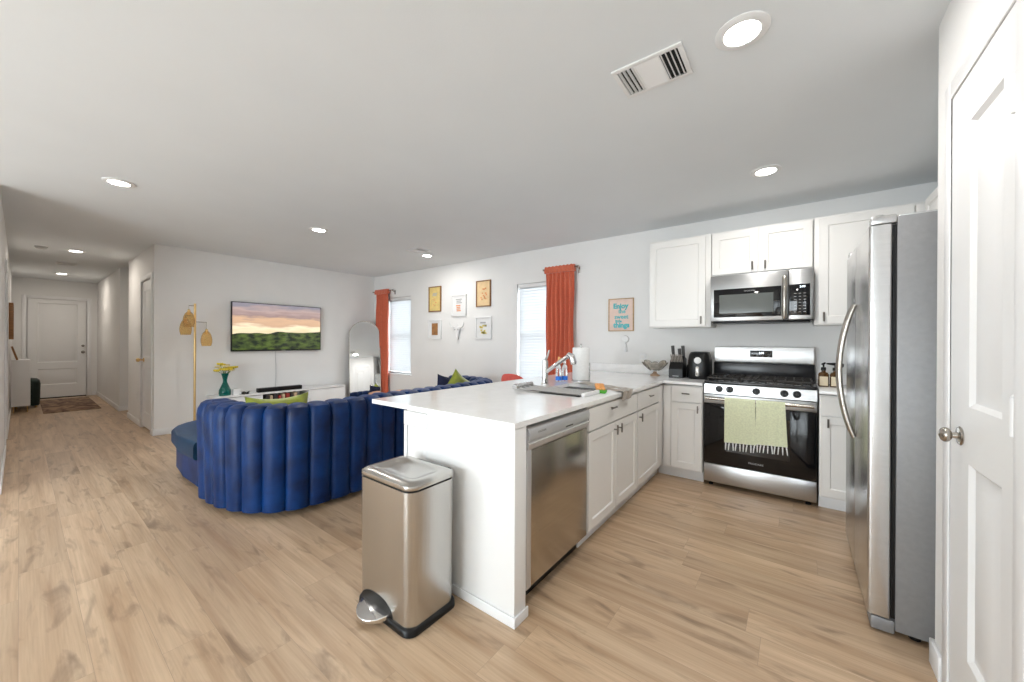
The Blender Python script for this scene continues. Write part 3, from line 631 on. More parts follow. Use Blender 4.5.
for j in range(7):
    for i in range(3): B('key_mark', 'text_grey', cp, (-.012+i*.032, .004+i*.032, y0-.0033, y0-.0025, 1.542+j*.026, 1.5455+j*.026), bev=0)
B('underside_grille', 'black', t, (x0+.02, x1-.02, y0+.02, YW-.05, z0-.012, z0))

# ------------------------------------------------------------------ refrigerator (faces -X)
t = thing('refrigerator', 'tall stainless side-by-side refrigerator with grey side panel', 'refrigerator', (.65, 2.76, 0))
FH = 1.812
B('body', 'fridge_side', t, (.352, 1.07, 2.31, 3.22, .03, FH+.030), bev=.004)
def fdoor(a, b):
    q = MB(); q.prism(rrect(.262, .34, a, b, .012, 4), .075, FH); d = q.build('door', 'steel', t)
    return d
da, db = fdoor(2.312, 2.765), fdoor(2.772, 3.218)
B('gasket', 'black', t, (.34, .352, 2.316, 3.214, .08, FH-.005), bev=0)
for d, y in ((da, 2.735), (db, 2.802)):
    q = MB(); pts = []
    for k in range(17): s = k/16; pts.append((.256-.062*sin(pi*s)**.8, y, .775+.72*s))
    q.tube(pts, [.010]+[.0125]*15+[.010], 12); q.build('handle', 'nickel', d)
for y in (2.345, 3.185):
    q = MB(); q.box(.268, .352, y-.033, y+.033, FH+.004, FH+.042, .006); q.lathe([(.014, FH), (.014, FH+.05)], (.30, y, 0), 12); q.build('hinge_cover', 'steelh', t)
B('top_trim', 'steelh', t, (.36, 1.06, 2.33, 3.20, FH+.030, FH+.04), bev=.006)
B('kick_grille', 'fridge_side', t, (.275, .352, 2.315, 3.215, .01, .068), bev=.006); 
for x, y in ((.42, 2.36), (.42, 3.17), (1.0, 2.36), (1.0, 3.17)): q = MB(); q.lathe([(.02, 0), (.02, .032)], (x, y, 0), 10); q.build('foot', 'black', t)

# ------------------------------------------------------------------ sink, faucet, things on the counter
q = MB(); a, b, c, d = SK; tt = .004; zb = .72
for bx in ((a, b, c, d, zb, zb+tt), (a, a+tt, c, d, zb, .894), (b-tt, b, c, d, zb, .894), (a, b, c, c+tt, zb, .894), (a, b, d-tt, d, zb, .894)): q.box(*bx)
t = tag(q.build('kitchen_sink', 'steel'), 'undermount stainless steel sink set into the white peninsula counter', 'sink')
q = MB(); q.lathe([(.04, .001), (.035, .004), (.02, .002), (0, .002)], (-1.35, 2.6, zb+tt), 20); q.build('drain', 'chrome', t)
fx, fy, fz = -1.68, 2.68, .9205
t = thing('faucet', 'chrome pull-out kitchen faucet beside the sink', 'faucet', (fx, fy, fz))
q = MB(); q.lathe([(.034, 0), (.034, .012), (.026, .016), (.025, .175), (.023, .205), (.0, .21)], (fx, fy, fz), 24); q.build('body', 'chrome', t)
q = MB(); q.tube([(fx, fy, fz+.10), (fx+.05, fy-.0, fz+.135), (fx+.20, fy, fz+.235), (fx+.235, fy, fz+.255)], [.016, .0165, .0165, .017], 14); q.build('spout', 'chrome', t)
q = MB(); q.tube([(fx+.215, fy, fz+.262), (fx+.25, fy, fz+.245), (fx+.265, fy, fz+.20), (fx+.266, fy, fz+.18)], [.018, .027, .026, .021], 14); q.build('spray_head', 'chrome', t)
q = MB(); q.tube([(fx, fy, fz+.205), (fx+.01, fy+.012, fz+.23), (fx+.02, fy+.03, fz+.29)], [.012, .008, .008], 10); q.build('lever', 'chrome', t)
# roll-up rack over the near end of the sink
t = thing('roll_up_dish_rack', 'roll-up stainless dish rack lying across the near end of the sink', 'dish rack', (-1.39, 2.4, .920))
q = MB()
for i in range(4): y = 2.26+i*.062; q.tube([(-1.66, y, .932), (-1.105, y, .932)], .0085, 8)
q.build('rods', 'steel', t); B('end_strip', 'white', t, (-1.12, -1.095, 2.23, 2.47, .9205, .946), bev=.006)
q = MB(); q.lathe([(.018, 2.23), (.022, 2.235), (.022, 2.46), (.018, 2.465)], (-1.67, 0, .944), 16, 'Y'); q.build('rolled_edge', 'steel', t)
# soap bottles
def soap(x, y, label, col):
    t = thing('soap_bottle', label, 'soap bottle', (x, y, .920), 'clear soap bottles by the paper towels')
    q = MB(); q.lathe([(.024, 0), (.027, .006), (.027, .11), (.022, .14), (.011, .155), (.011, .17), (0, .17)], (x, y, .9205), 16); q.build('bottle', 'clear', t)
    q = MB(); q.lathe([(.0278, .008), (.0278, .045)], (x, y, .9205), 16, cap=False); bmesh.ops.solidify(q.bm, geom=q.bm.faces[:], thickness=.0008); q.build('label', 'blue_label', t)
    q = MB(); q.lathe([(.013, .165), (.013, .185), (.005, .187), (.004, .225), (0, .225)], (x, y, .9205), 12); q.tube([(x, y, 1.135), (x+.035, y-.01, 1.131)], .0045, 8); q.build('pump', col, t)
soap(-1.73, 2.99, 'clear blue-labelled pump bottle nearest the faucet', 'gold'); soap(-1.70, 3.05, 'clear blue-labelled pump bottle nearest the paper towel roll', 'white')
# paper towels
x, y = -1.585, 3.15; t = thing('paper_towel_holder', 'steel paper towel holder carrying a full white roll', 'paper towel holder', (x, y, .920))
q = MB(); q.lathe([(.085, 0), (.085, .006), (.078, .01), (0, .01)], (x, y, .9205), 28); q.build('base', 'steel', t)
q = MB(); q.lathe([(.006, .01), (.006, .33), (.012, .335), (0, .345)], (x, y, .9205), 12); q.tube([(x+.083, y+.01, .92), (x+.083, y+.01, 1.09)], .005, 8); q.build('rod', 'steel', t)
q = MB(); q.lathe([(.02, 0), (.076, 0), (.078, .004), (.078, .292), (.076, .296), (.02, .296), (.02, 0)], (x, y, .932), 32, cap=False); tag(q.build('paper_towel_roll', 'paper', loc=(x, y, .932)), 'white roll of paper towels standing by the rust curtain', 'paper towels')
# towel over the edge, sponge, scrubber
def sheet(pts_fn, nu, nv, th):
    q = MB(); q.loft([[V(pts_fn(i/nu, j/nv)) for j in range(nv+1)] for i in range(nu+1)], cap=False, closed=False); bmesh.ops.solidify(q.bm, geom=q.bm.faces[:], thickness=th); return q
def tw(s, r):
    # r runs from sink corner towards the counter edge and down over it
    L = r*.60; y = 2.58+.20*s+.33*(1-r); x = -1.52+L; z = .9255+.004*sin(s*9+r*7)+.003*sin(r*17)
    if x > -.979: z = .9255-(x+.979)*1.0; x = -.978+.003*sin(s*11)
    return (x, y, z)
tag(sheet(tw, 14, 40, .004).build('dish_towel', 'taupe', ang=60), 'taupe kitchen cloth draped from behind the sink over the counter edge', 'towel')
q = MB(); q.M = Matrix.Translation((-1.17, 2.64, .942)) @ Matrix.Rotation(.5, 4, 'Z') @ Matrix.Rotation(.16, 4, 'X'); q.box(-.035, .035, -.075, .075, -.008, .012, .008); q.M = None
tag(q.build('sponge', 'sponge'), 'orange cloth pad lying on the green scrubber at the sink corner', 'sponge')
q = MB(); q.M = Matrix.Translation((-1.115, 2.53, .927)) @ Matrix.Rotation(.3, 4, 'Z'); q.box(-.04, .04, -.06, .06, -.006, .005, .004); q.M = None
tag(q.build('scrubbing_pad', 'green'), 'bright green scrubbing pad at the counter edge of the sink', 'scrubbing pad')
# glass flower dish
x, y = -1.20, 4.12; t = thing('glass_flower_dish', 'smoky glass dish of open petals on a small foot beside the knife block', 'dish', (x, y, .920))
q = MB(); q.lathe([(.05, 0), (.046, .012), (.02, .03), (.02, .045), (0, .05)], (x, y, .9205), 16); q.build('foot', 'beige_base', t)
for k in range(8):
    a = 2*pi*k/8+.2; q = MB(); q.M = Matrix.Translation((x+.085*cos(a), y+.085*sin(a)*.7, 1.022+.02*(k % 2))) @ Matrix.Rotation(a, 4, 'Z') @ Matrix.Rotation(-.75, 4, 'Y'); q.sphere((0, 0, 0), .068, (1, .85, .2), 14, 8); q.M = None; q.build('petal', 'smoke', t)
# knife block
x, y = -.965, 4.10; t = thing('knife_block', 'black knife block full of steel-handled knives', 'knife block', (x, y, .920))
q = MB(); q.loft([[V((x-.065, y-.09, .9205)), V((x+.065, y-.09, .9205)), V((x+.065, y+.07, .9205)), V((x-.065, y+.07, .9205))], [V((x-.065, y-.09, 1.01)), V((x+.065, y-.09, 1.01)), V((x+.065, y+.085, 1.05)), V((x-.065, y+.085, 1.05))], [V((x-.063, y+.0, 1.14)), V((x+.063, y+.0, 1.14)), V((x+.063, y+.10, 1.11)), V((x-.063, y+.10, 1.11))]]); q.build('block', 'black', t, ang=20)
B('maker_plate', 'text_grey', t, (x-.028, x+.028, y-.0915, y-.09, .937, .944), bev=0)
gp = 'knives in the knife block'; n_ = 0
for i in range(8):
    px = x-.05+i*.0145; q = MB(); q.tube([(px, y-.035, 1.07), (px, y-.075, 1.155)], .0052, 8)
    tag(q.build('steak_knife', 'knife_wood'), 'steel-handled steak knife in the front row of the black block', 'knife', gp)
for px, py, h_, lb in ((x-.045, y+.03, .13, 'tall dark-handled knife at the left rear of the block'), (x+.022, y+.02, .10, 'medium dark-handled knife in the middle rear of the block'), (x+.05, y+.045, .13, 'tall dark-handled knife at the right rear of the block')):
    q = MB(); q.tube([(px, py, 1.115), (px-.003, py-.02, 1.115+h_*.5), (px-.006, py-.03, 1.115+h_)], [.012, .016, .017], 8); tag(q.build('kitchen_knife', 'handle_grey'), lb, 'knife', gp)
# air fryer
x, y = -.76, 4.12; t = thing('air_fryer', 'black air fryer with silver dial between knife block and range', 'air fryer', (x, y, .920))
q = MB(); rg = []
for z, g in ((0, .92), (.01, .96), (.08, 1.0), (.18, .98), (.235, .90), (.262, .78), (.268, .55)): rg.append([V((x+px*g, y+py*g, .9205+z)) for px, py in rrect(-.10, .10, -.12, .12, .06, 5)])
q.loft(rg); q.build('body', 'black', t, ang=60)
q = MB(); q.lathe([(.032, 0), (.032, .006), (.026, .009), (.026, .004)], n=24); q.lathe([(.017, .0), (.017, .012), (0, .013)], n=24); q.bm.transform(frameM((x, y-.119, 1.105), (1, 0, 0), (0, 0, 1), (0, -1, 0))); q.build('dial', 'white', t)
B('basket_handle', 'white', t, (x-.016, x+.016, y-.148, y-.119, .952, 1.045), bev=.01); B('handle_grip', 'nickel', t, (x-.011, x+.011, y-.151, y-.147, .958, 1.04), bev=.001)
q = MB(); q.lathe([(.02, 0), (.022, .01), (.02, .10), (.012, .13), (0, .133)], (-.882, 4.19, .9205), 14); tag(q.build('pepper_mill', 'black'), 'small black pot between the knife block and the air fryer', 'pot')
# pump bottles by the fridge
def pump(x, label, nz):
    y = 4.06; t = thing('pump_bottle', label, 'pump bottle', (x, y, .920), 'brown glass pump bottles by the range')
    q = MB(); q.loft([[V((px, py, .9205+z)) for px, py in rrect(x-.034*g, x+.034*g, y-.03*g, y+.03*g, .01*g, 4)] for z, g in ((0, .95), (.005, 1), (.10, 1), (.115, .8), (.122, .4), (.135, .4))]); q.build('bottle', 'amberb', t)
    B('label', 'label', t, (x-.027, x+.027, y-.0315, y-.0302, .93, 1.005), bev=0)
    q = MB(); q.lathe([(.017, 0), (.017, .025), (.006, .028), (.006, .055), (0, .056)], (x, y, 1.054), 14)
    if nz: q.tube([(x-.055, y-.02, 1.112), (x, y, 1.108), (x+.05, y+.01, 1.098)], [.006, .013, .016], 8)
    else: q.tube([(x-.012, y-.01, 1.105), (x+.005, y, 1.112), (x+.012, y, 1.12)], [.006, .009, .005], 8)
    q.build('pump', 'black', t)
pump(.188, 'brown glass pump bottle with cream label, the one next to the range', False); pump(.262, 'brown glass pump bottle with long black spout, nearer the refrigerator', True)

# ------------------------------------------------------------------ trash can
t = thing('trash_can', 'stainless steel pedal trash can standing against the peninsula', 'trash can', (-1.52, 1.15, 0))
bx0, bx1, by0, by1 = -1.715, -1.315, 1.015, 1.29
def ring(e, z, r=.05): return [V((px, py, z)) for px, py in rrect(bx0-e, bx1+e, by0-e, by1+e, r, 6)]
q = MB(); q.loft([ring(.008, .0), ring(.012, .004), ring(.010, .028), ring(.002, .036)]); q.build('base', 'black', t, ang=50)
q = MB(); q.loft([ring(0, .034), ring(.002, .3), ring(.004, .625)]); q.build('body', 'steelc', t, ang=50)
q = MB(); q.loft([ring(-.002, .625), ring(-.002, .634)]); q.build('lid_gap', 'black', t)
q = MB(); q.loft([ring(.004, .634), ring(.006, .64), ring(.004, .652), ring(-.012, .662), ring(-.045, .664, .035), ring(-.06, .657, .03), ring(-.10, .653, .025)]); q.build('lid', 'steelc', t, ang=40)
q = MB(); q.tube([(bx0+.10, by1+.008, .60), (bx0+.10, by1+.012, .645), (bx1-.06, by1+.012, .645), (bx1-.06, by1+.008, .60)], .007, 8); q.build('hinge', 'black', t)
q = MB()
pp = [(-.10+.20*i/10, -.075*sin(pi*i/10)**.6) for i in range(11)]
q.M = Matrix.Translation((-1.56, by0-.012, .034)) @ Matrix.Rotation(radians(8), 4, 'X'); q.prism([(a, b) for a, b in pp]+[(.10, .02), (-.10, .02)], -.008, .014, .004); q.M = None; q.build('pedal', 'chrome', t)
q = MB(); q.M = frameM((-1.56, by0+.01, .02), (1, 0, 0), (0, 0, 1), (0, -1, 0)); q.prism([(.128*cos(radians(a)), .082*sin(radians(a))**.7) for a in range(0, 181, 12)], 0, .0125, .002); q.M = None; q.build('pedal_recess', 'black', t)

# ------------------------------------------------------------------ sofa
def catmull(pts, step):
    P = [V((*p, 0)) for p in pts]; out = []
    for i in range(len(P)-1):
        p0, p1, p2, p3 = P[max(i-1, 0)], P[i], P[i+1], P[min(i+2, len(P)-1)]; n = 24
        for k in range(n):
            t_ = k/n; out.append(.5*((2*p1)+(p2-p0)*t_+(2*p0-5*p1+4*p2-p3)*t_**2+(3*p1-p0-3*p2+p3)*t_**3))
    out.append(P[-1]); d = [0]
    for a, b in zip(out, out[1:]): d.append(d[-1]+(b-a).length)
    n = max(2, int(round(d[-1]/step))); res = []; j = 0
    for i in range(n+1):
        s = d[-1]*i/n
        while j < len(d)-2 and d[j+1] < s: j += 1
        f = (s-d[j])/max(1e-9, d[j+1]-d[j]); res.append(out[j].lerp(out[j+1], min(1, f)))
    return res, d[-1]
def channel_back(path, chan, H, Z0, TH, parent, amp=.042):
    sub = 12; nch = max(1, round(catmull(path, .02)[1]/chan)); L = catmull(path, .02)[1]; P, _ = catmull(path, L/(nch*sub)); rings = []
    for i, p in enumerate(P):
        tg = (P[min(i+1, len(P)-1)]-P[max(i-1, 0)]).normalized(); nrm = V((tg.y, -tg.x, 0))   # outward = right of travel
        s = abs(sin(pi*i/sub))**.55; e = amp*s; ring = []
        endt = 1.0 if 0 < i < len(P)-1 else .7
        prof = [(0, Z0), (0, H-.10), (-.008, H-.05), (-.028, H-.018), (-.06, H-.002), (-TH+.06, H-.002), (-TH+.028, H-.018), (-TH+.008, H-.05), (-TH, H-.1), (-TH, Z0)]
        for k, (o_, z) in enumerate(prof):
            out = o_ > -TH/2; ee = e if out else -e
            if k in (0, 9): ee *= .6
            zz = z + (e*.22 if k in (3, 4, 5, 6) else 0)
            ring.append(p+nrm*((o_+TH/2+ee)*endt-TH/2)+V((0, 0, zz)))
        rings.append(ring)
    q = MB(); q.loft(rings); return q.build('backrest', 'velvet', parent, ang=28)
t = thing('sofa', 'royal blue velvet sofa with channel-tufted curved back and round chaise', 'sofa', (-3.9, 1.4, 0), 'blue velvet sectional sofas')
channel_back([(-3.78, .875), (-3.6, .88), (-3.38, .905), (-3.14, .99), (-2.96, 1.14), (-2.885, 1.34), (-2.87, 1.6), (-2.885, 1.85), (-2.93, 2.08)], .155, .80, .05, .17, t)
ch = [(-3.06, 1.12), (-3.06, 2.02), (-4.2, 2.02)] + [(-4.6-.60*cos(radians(a))**.8 if abs(a) < 90 else -4.6, 1.44+.57*sin(radians(a))) for a in (75, 60, 45, 30, 15, 0, -15, -30, -45, -60, -75)] + [(-4.45, .865), (-3.97, .872), (-3.95, 1.06), (-3.3, 1.06)]
q = MB(); q.prism([(x+(.04 if x < -4 else 0), y+(.03 if y < 1 else 0)) for x, y in ch], .05, .27, .01); q.build('seat_base', 'velvet', t, ang=50)
q = MB(); q.prism(ch, .272, .425, .035); q.build('seat_cushion', 'velvet_seat', t, ang=60)
for x, y in ((-2.97, 1.45), (-2.99, 1.98), (-3.45, .98), (-4.5, 1.0), (-4.7, 1.7)):
    q = MB(); q.lathe([(.018, .0), (.026, .052)], (x, y, 0), 12); q.build('leg', 'gold', t)
t = thing('sofa', 'second blue velvet sofa section beyond the peninsula, curving along the far side', 'sofa', (-3.6, 2.9, 0), 'blue velvet sectional sofas')
channel_back([(-2.985, 2.12), (-2.99, 2.5), (-3.0, 2.9), (-3.02, 3.3), (-3.09, 3.62), (-3.3, 3.80), (-3.65, 3.86), (-3.95, 3.86)], .155, .785, .05, .17, t)
q = MB(); q.prism([(-3.18, 2.14), (-3.20, 3.42), (-3.37, 3.62), (-3.95, 3.65), (-3.95, 2.14)], .05, .27, .01); q.build('seat_base', 'velvet', t)
q = MB(); q.prism([(-3.18, 2.14), (-3.20, 3.42), (-3.37, 3.62), (-3.95, 3.65), (-3.95, 2.14)], .272, .425, .035); q.build('seat_cushion', 'velvet_seat', t, ang=60)
for x, y in ((-3.07, 2.3), (-3.12, 3.3), (-3.8, 3.4), (-3.8, 2.3)): q = MB(); q.lathe([(.018, .0), (.026, .052)], (x, y, 0), 12); q.build('leg', 'gold', t)
def pillow(c, w, h, th, rot, mt, label):
    """knife-edge cushion standing in its local XZ plane"""
    q = MB(); n = 14; front, backs = [], []
    for sgn in (1, -1):
        rings = []
        for i in range(n+1):
            row = []
            for j in range(n+1):
                u, v = 2*i/n-1, 2*j/n-1; k = (1-u*u)*(1-v*v)
                pin = 1-.17*(1-u*u) if True else 1; pinu = 1-.08*(1-v*v)
                row.append(V((u*w/2*pinu, sgn*th/2*k**.42, v*h/2*pin)))
            rings.append(row)
        q.loft(rings, cap=False, closed=False)
    q.bm.transform(Matrix.Translation(c) @ rot)
    return tag(q.build('throw_pillow', mt, ang=60), label, 'pillow', 'throw pillows on the blue sofas')
pillow((-3.27, 1.25, .64), .44, .43, .14, Matrix.Rotation(radians(78), 4, 'Z') @ Matrix.Rotation(radians(-14), 4, 'X'), 'cgreen', 'chartreuse satin pillow against the near sofa back, left of the peninsula')
pillow((-3.37, 3.34, .68), .37, .37, .14, Matrix.Rotation(radians(75), 4, 'Z') @ Matrix.Rotation(radians(35), 4, 'Y'), 'cgreen', 'chartreuse pillow standing corner-up on the farther sofa section')
pillow((-3.58, 3.38, .632), .40, .41, .14, Matrix.Rotation(radians(75), 4, 'Z') @ Matrix.Rotation(radians(8), 4, 'Y'), 'navy', 'dark navy pillow next to the chartreuse one on the farther section')
# red chair, peach seat
x, y = -2.68, 3.72
t = thing('dining_chair', 'coral red chair with rounded back in front of the bright window', 'chair', (x, y, 0))
q = MB(); rg = []
for k in range(19):
    a = radians(-85+170*k/18); top = .895-.28*(abs(a)/1.5)**2.6; r0 = .235
    def pt(r, z): return V((x-.02+r*sin(a)*.95, y+.03-r*cos(a)+.0, z))
    rg.append([pt(r0, .42), pt(r0+.02, top-.02), pt(r0+.012, top), pt(r0-.018, top), pt(r0-.028, top-.02), pt(r0-.04, .42)])
q.loft(rg); q.build('backrest', 'coral', t, ang=60)
q = MB(); q.lathe([(.0, .40), (.20, .40), (.215, .42), (.215, .455), (.19, .475), (0, .48)], (x-.02, y+.03, 0), 28); q.build('seat', 'coral', t, ang=60)
for a, b in ((-.15, -.14), (.15, -.14), (-.15, .18), (.15, .18)): q = MB(); q.tube([(x+a*.8-.02, y+b*.8+.03, .41), (x+a*1.2-.02, y+b*1.2+.03, 0)], [.015, .009], 10); q.build('leg', 'wood', t)
t = thing('ottoman', 'peach upholstered seat low under the window beside the mirror', 'ottoman', (-5.1, 3.82, 0))
q = MB(); q.lathe([(.19, .06), (.21, .10), (.22, .38), (.20, .445), (.14, .465), (0, .468)], (-5.1, 3.82, 0), 32); q.build('seat', 'peach', t, ang=60)
q = MB(); q.lathe([(.17, 0), (.17, .06), (0, .06)], (-5.1, 3.82, 0), 24); q.build('base', 'wood', t)

# ------------------------------------------------------------------ living wall: television, console, lamp, mirror
t = thing('television', 'flat wall-mounted television showing a sunset over green hills', 'television', (XW+.04, 2.56, 1.10))
ya, yb, za, zb_ = 1.915, 3.235, 1.105, 1.858
B('casing', 'black', t, (XW+.025, XW+.065, ya, yb, za, zb_), bev=.004); B('wall_bracket', 'black', t, (XW+.001, XW+.025, 2.3, 2.8, 1.3, 1.65))
q = MB(); q.box(XW+.0655, XW+.067, ya+.012, yb-.012, za+.022, zb_-.01); s_ = q.build('screen', 'screen', t)
B('brand_badge', 'text_grey', t, (XW+.065, XW+.0665, 2.60, 2.66, za+.004, za+.012), bev=0)
me = s_.data
me.transform(Matrix.Translation((0, -(ya-2.56), 0))); s_.location = (0, ya-2.56, 0)
q = MB(); q.tube([(XW+.008, 2.53, 1.10), (XW+.008, 2.54, .8), (XW+.008, 2.53, .485)], .005, 6); tag(q.build('power_cable', 'cable'), 'thin grey cable hanging from the television to the console', 'cable')
CF = -6.38
t = thing('media_console', 'long low white media console under the television', 'media console', (-6.57, 2.5, 0))
B('top', 'white', t, (XW+.016, CF, 1.63, 3.52, .46, .482), bev=.003)
B('carcass', 'white', t, (XW+.02, CF+.0-.01, 1.64, 1.66, .05, .46), (XW+.02, CF-.01, 3.49, 3.51, .05, .46), (XW+.02, CF-.01, 1.66, 3.49, .05, .07), (XW+.02, XW+.035, 1.66, 3.49, .07, .46), (XW+.02, CF-.01, 2.20, 2.22, .07, .46), (XW+.02, CF-.01, 2.90, 2.92, .07, .46), (XW+.02, CF-.01, 2.22, 2.90, .30, .316))
B('door', 'white', t, (CF-.01, CF+.006, 1.645, 2.21, .06, .452)); B('door', 'white', t, (CF-.01, CF+.006, 2.91, 3.505, .06, .452)); B('door', 'white', t, (CF-.01, CF+.006, 2.222, 2.898, .06, .305))
for x in (XW+.06, CF-.06):
    for y in (1.72, 3.43): q = MB(); q.lathe([(.014, 0), (.02, .05)], (x, y, 0), 10); q.build('leg', 'wood', t)
y = 2.27; i = 0
for w_, h_, mt, lb in ((.04, .12, 'book_dark', 'dark book'), (.035, .11, 'book_tan', 'tan book'), (.05, .125, 'book_dark', 'dark thick book'), (.03, .10, 'book_red', 'red book'), (.04, .12, 'book_tan', 'tan tall book'), (.05, .12, 'book_red', 'red thick book'), (.03, .11, 'book_dark', 'dark thin book'), (.045, .125, 'book_tan', 'tan thick book')):
    q = MB(); q.box(CF-.19, CF-.03, y, y+w_, .3165, .3165+h_, .002); y += w_+.018
    tag(q.build('book', mt), 'book standing in the open shelf of the white console', 'book', 'books in the console shelf')
tag(B('soundbar', 'black', None, (CF-.16, CF-.07, 2.18, 2.81, .4825, .545), bev=.008), 'long black soundbar lying on the white console', 'soundbar')
x, y = -6.52, 1.785; t = thing('flower_vase', 'teal glass hourglass vase on the left end of the console', 'vase', (x, y, .482))
q = MB(); q.lathe([(.0, .001), (.066, .001), (.073, .03), (.07, .08), (.045, .14), (.026, .19), (.024, .22), (.034, .27), (.045, .315), (.041, .315), (.03, .27), (.02, .22), (.022, .19), (.04, .14), (.064, .08), (.066, .03), (0, .015)], (x, y, .482), 28, cap=False); q.build('vessel', 'teal', t, ang=60)
t = thing('flower_bouquet', 'bunch of yellow and cream flowers in the teal vase', 'flowers', (x, y, .8))
q = MB(); hd = []
for k in range(15):
    a = k*2.4; r = .11*math.sqrt(k/15)+.01; p = V((x+r*cos(a)*.8, y+r*sin(a)*1.15, (.82+.10*random.random()-1.5*r*r)+.02)); hd.append(p); q.tube([(x, y, .62), (x+.5*(p.x-x)*.4, y+.5*(p.y-y)*.4, .78), p], .003, 5)
q.build('stems', 'leaf', t)
for k, p in enumerate(hd):
    q = MB(); q.sphere(p, .016, u=8, v=6)
    for j in range(7):
        a = 2*pi*j/7; q.M = Matrix.Translation(p+V((.024*cos(a), .024*sin(a), .004))) @ Matrix.Rotation(a, 4, 'Z') @ Matrix.Rotation(-.5, 4, 'Y'); q.sphere((0, 0, 0), .018, (1, .8, .8), 8, 5)
    q.M = None; q.build('flower', 'yellow' if k % 3 else 'cream', t)
tag(B('storage_box', 'white', None, (-6.50, -6.42, 1.86, 1.945, .4825, .575), bev=.004), 'small white box next to the teal vase', 'box')
q = MB(); q.sphere((-6.42, 1.985, .505), .024, (1, 1.3, .9)); q.sphere((-6.42, 2.03, .50), .018, (1, 1.4, .9)); q.tube([(-6.42, 2.03, .515), (-6.42, 2.06, .525)], .005, 6); tag(q.build('figurine', 'black', loc=(-6.42, 2.0, .482)), 'tiny black figurine on the console beside the white box', 'figurine')
# floor lamp
lx, ly = -6.45, 1.43
t = thing('floor_lamp', 'slim gold floor lamp with three amber glass shades', 'floor lamp', (lx, ly, 0))
q = MB(); q.lathe([(.14, 0), (.14, .012), (.125, .02), (.02, .024), (0, .024)], (lx, ly, 0), 32); q.build('base', 'gold', t)
q = MB(); q.lathe([(.013, .02), (.013, 1.765), (.0, 1.77)], (lx, ly, 0), 14); q.build('pole', 'gold', t)
for dx, dy, za_, zt in ((.03, -.07, 1.735, 1.655), (.02, -.10, 1.60, 1.55), (.0, .125, 1.52, 1.40)):
    q = MB(); e = (lx+dx, ly+dy, za_); q.tube([(lx, ly, za_), e], .005, 8); q.tube([e, (e[0], e[1], zt+.0)], .0025, 6); q.build('arm', 'nickel', t)
    zt2 = zt; s_ = MB(); s_.lathe([(.012, .03), (.017, .0), (.042, -.03), (.056, -.07), (.064, -.12), (.062, -.16), (.052, -.205), (.049, -.205), (.059, -.16), (.061, -.12), (.053, -.07), (.039, -.03), (.014, -.002)], (e[0], e[1], zt2), 22, cap=False); sh = s_.build('lamp_shade', 'amber', t, ang=60)
    q = MB(); q.lathe([(.016, .02), (.018, -.02), (.014, -.05), (0, -.05)], (e[0], e[1], zt2), 14); q.build('socket', 'gold', sh)
# arched mirror leaning in the corner
t = thing('floor_mirror', 'tall arched floor mirror leaning in the corner by the far curtain', 'mirror', (-6.5, 3.95, 0))
W_, Ht = .56, 1.66
def arch(w, h, o_=0):
    r = w/2; pts = [(-r, o_), (r, o_)] + [(r*cos(radians(a)), h-r+r*sin(radians(a))) for a in range(0, 181, 10)]; return pts
Mm = Matrix.Translation((-6.42, 3.93, .004)) @ Matrix.Rotation(radians(-24), 4, 'Z') @ frameM((0, 0, 0), (0, 1, 0), V((-.13, 0, .9915)), V((.9915, 0, .13)))
q = MB(); q.M = Mm; q.prism(arch(W_-.02, Ht-.01, .01), .0, .012); q.M = None; q.build('glass', 'mirror', t, ang=20)
q = MB(); oo, ii = arch(W_, Ht), arch(W_-.02, Ht-.01, .01)
q.M = Mm; n = len(oo); rv = [[q.bm.verts.new((*p, z)) for p in P_] for P_, z in ((oo, -.012), (oo, .018), (ii, .018), (ii, .0125))]
for a, b in zip(rv, rv[1:]):
    for i in range(n): q.bm.faces.new((a[i], a[(i+1) % n], b[(i+1) % n], b[i]))
q.bm.faces.new(rv[0]); q._new([v for r in rv for v in r]); q.M = None; q.build('frame', 'nickel', t, ang=30)

# ------------------------------------------------------------------ curtains
def curtain(x0, x1, label, rx0, rx1, rlabel):
    zt, zb = 2.255, .02; yc = YW-.075; rings = []; nx, nz = 72, 30
    for j in range(nz+1):
        z = zt-(zt-zb)*j/nz; row = []; amp = .012+.016*min(1, j/5)
        for i in range(nx+1):
            s = i/nx; row.append(V((x0+(x1-x0)*s+.006*sin(j*.5+s*6), yc+amp*sin(s*2*pi*6.5+.5*sin(j*.15))+.004*sin(s*31), z)))
        rings.append(row)
    q = MB(); q.loft(rings, cap=False, closed=False); bmesh.ops.solidify(q.bm, geom=q.bm.faces[:], thickness=.003)
    t = tag(q.build('curtain', 'rust', ang=70), label, 'curtain', 'rust orange curtains'); 
    q = MB(); rows = []
    for i in range(nx+1):
        s = i/nx; xx = x0-.004+(x1-x0+.008)*s; e = .004*sin(s*50); rows.append([V((xx, yc-.032+e, zt-.075)), V((xx, yc-.036+e, zt-.03)), V((xx, yc-.02, zt+.012+e)), V((xx, yc+.02, zt+.012)), V((xx, yc+.03, zt-.03)), V((xx, yc+.028, zt-.075))])
    q.loft(rows, cap=True); q.build('rod_pocket', 'rust', t, ang=50)
    t = thing('curtain_rod', rlabel, 'curtain rod', ((rx0+rx1)/2, YW, 2.2), 'curtain rods')
    q = MB(); q.tube([(rx0, yc, 2.235), (rx1, yc, 2.235)], .008, 10); q.sphere((rx1, yc, 2.235), .014); q.sphere((rx0, yc, 2.235), .014); q.build('rod', 'nickel', t)
    for bx in (rx0+.02, rx1-.02): q = MB(); q.tube([(bx, yc, 2.23), (bx, YW-.012, 2.20)], .006, 8); q.box(bx-.012, bx+.012, YW-.012, YW-.001, 2.16, 2.24, .003); q.build('bracket', 'nickel', t)
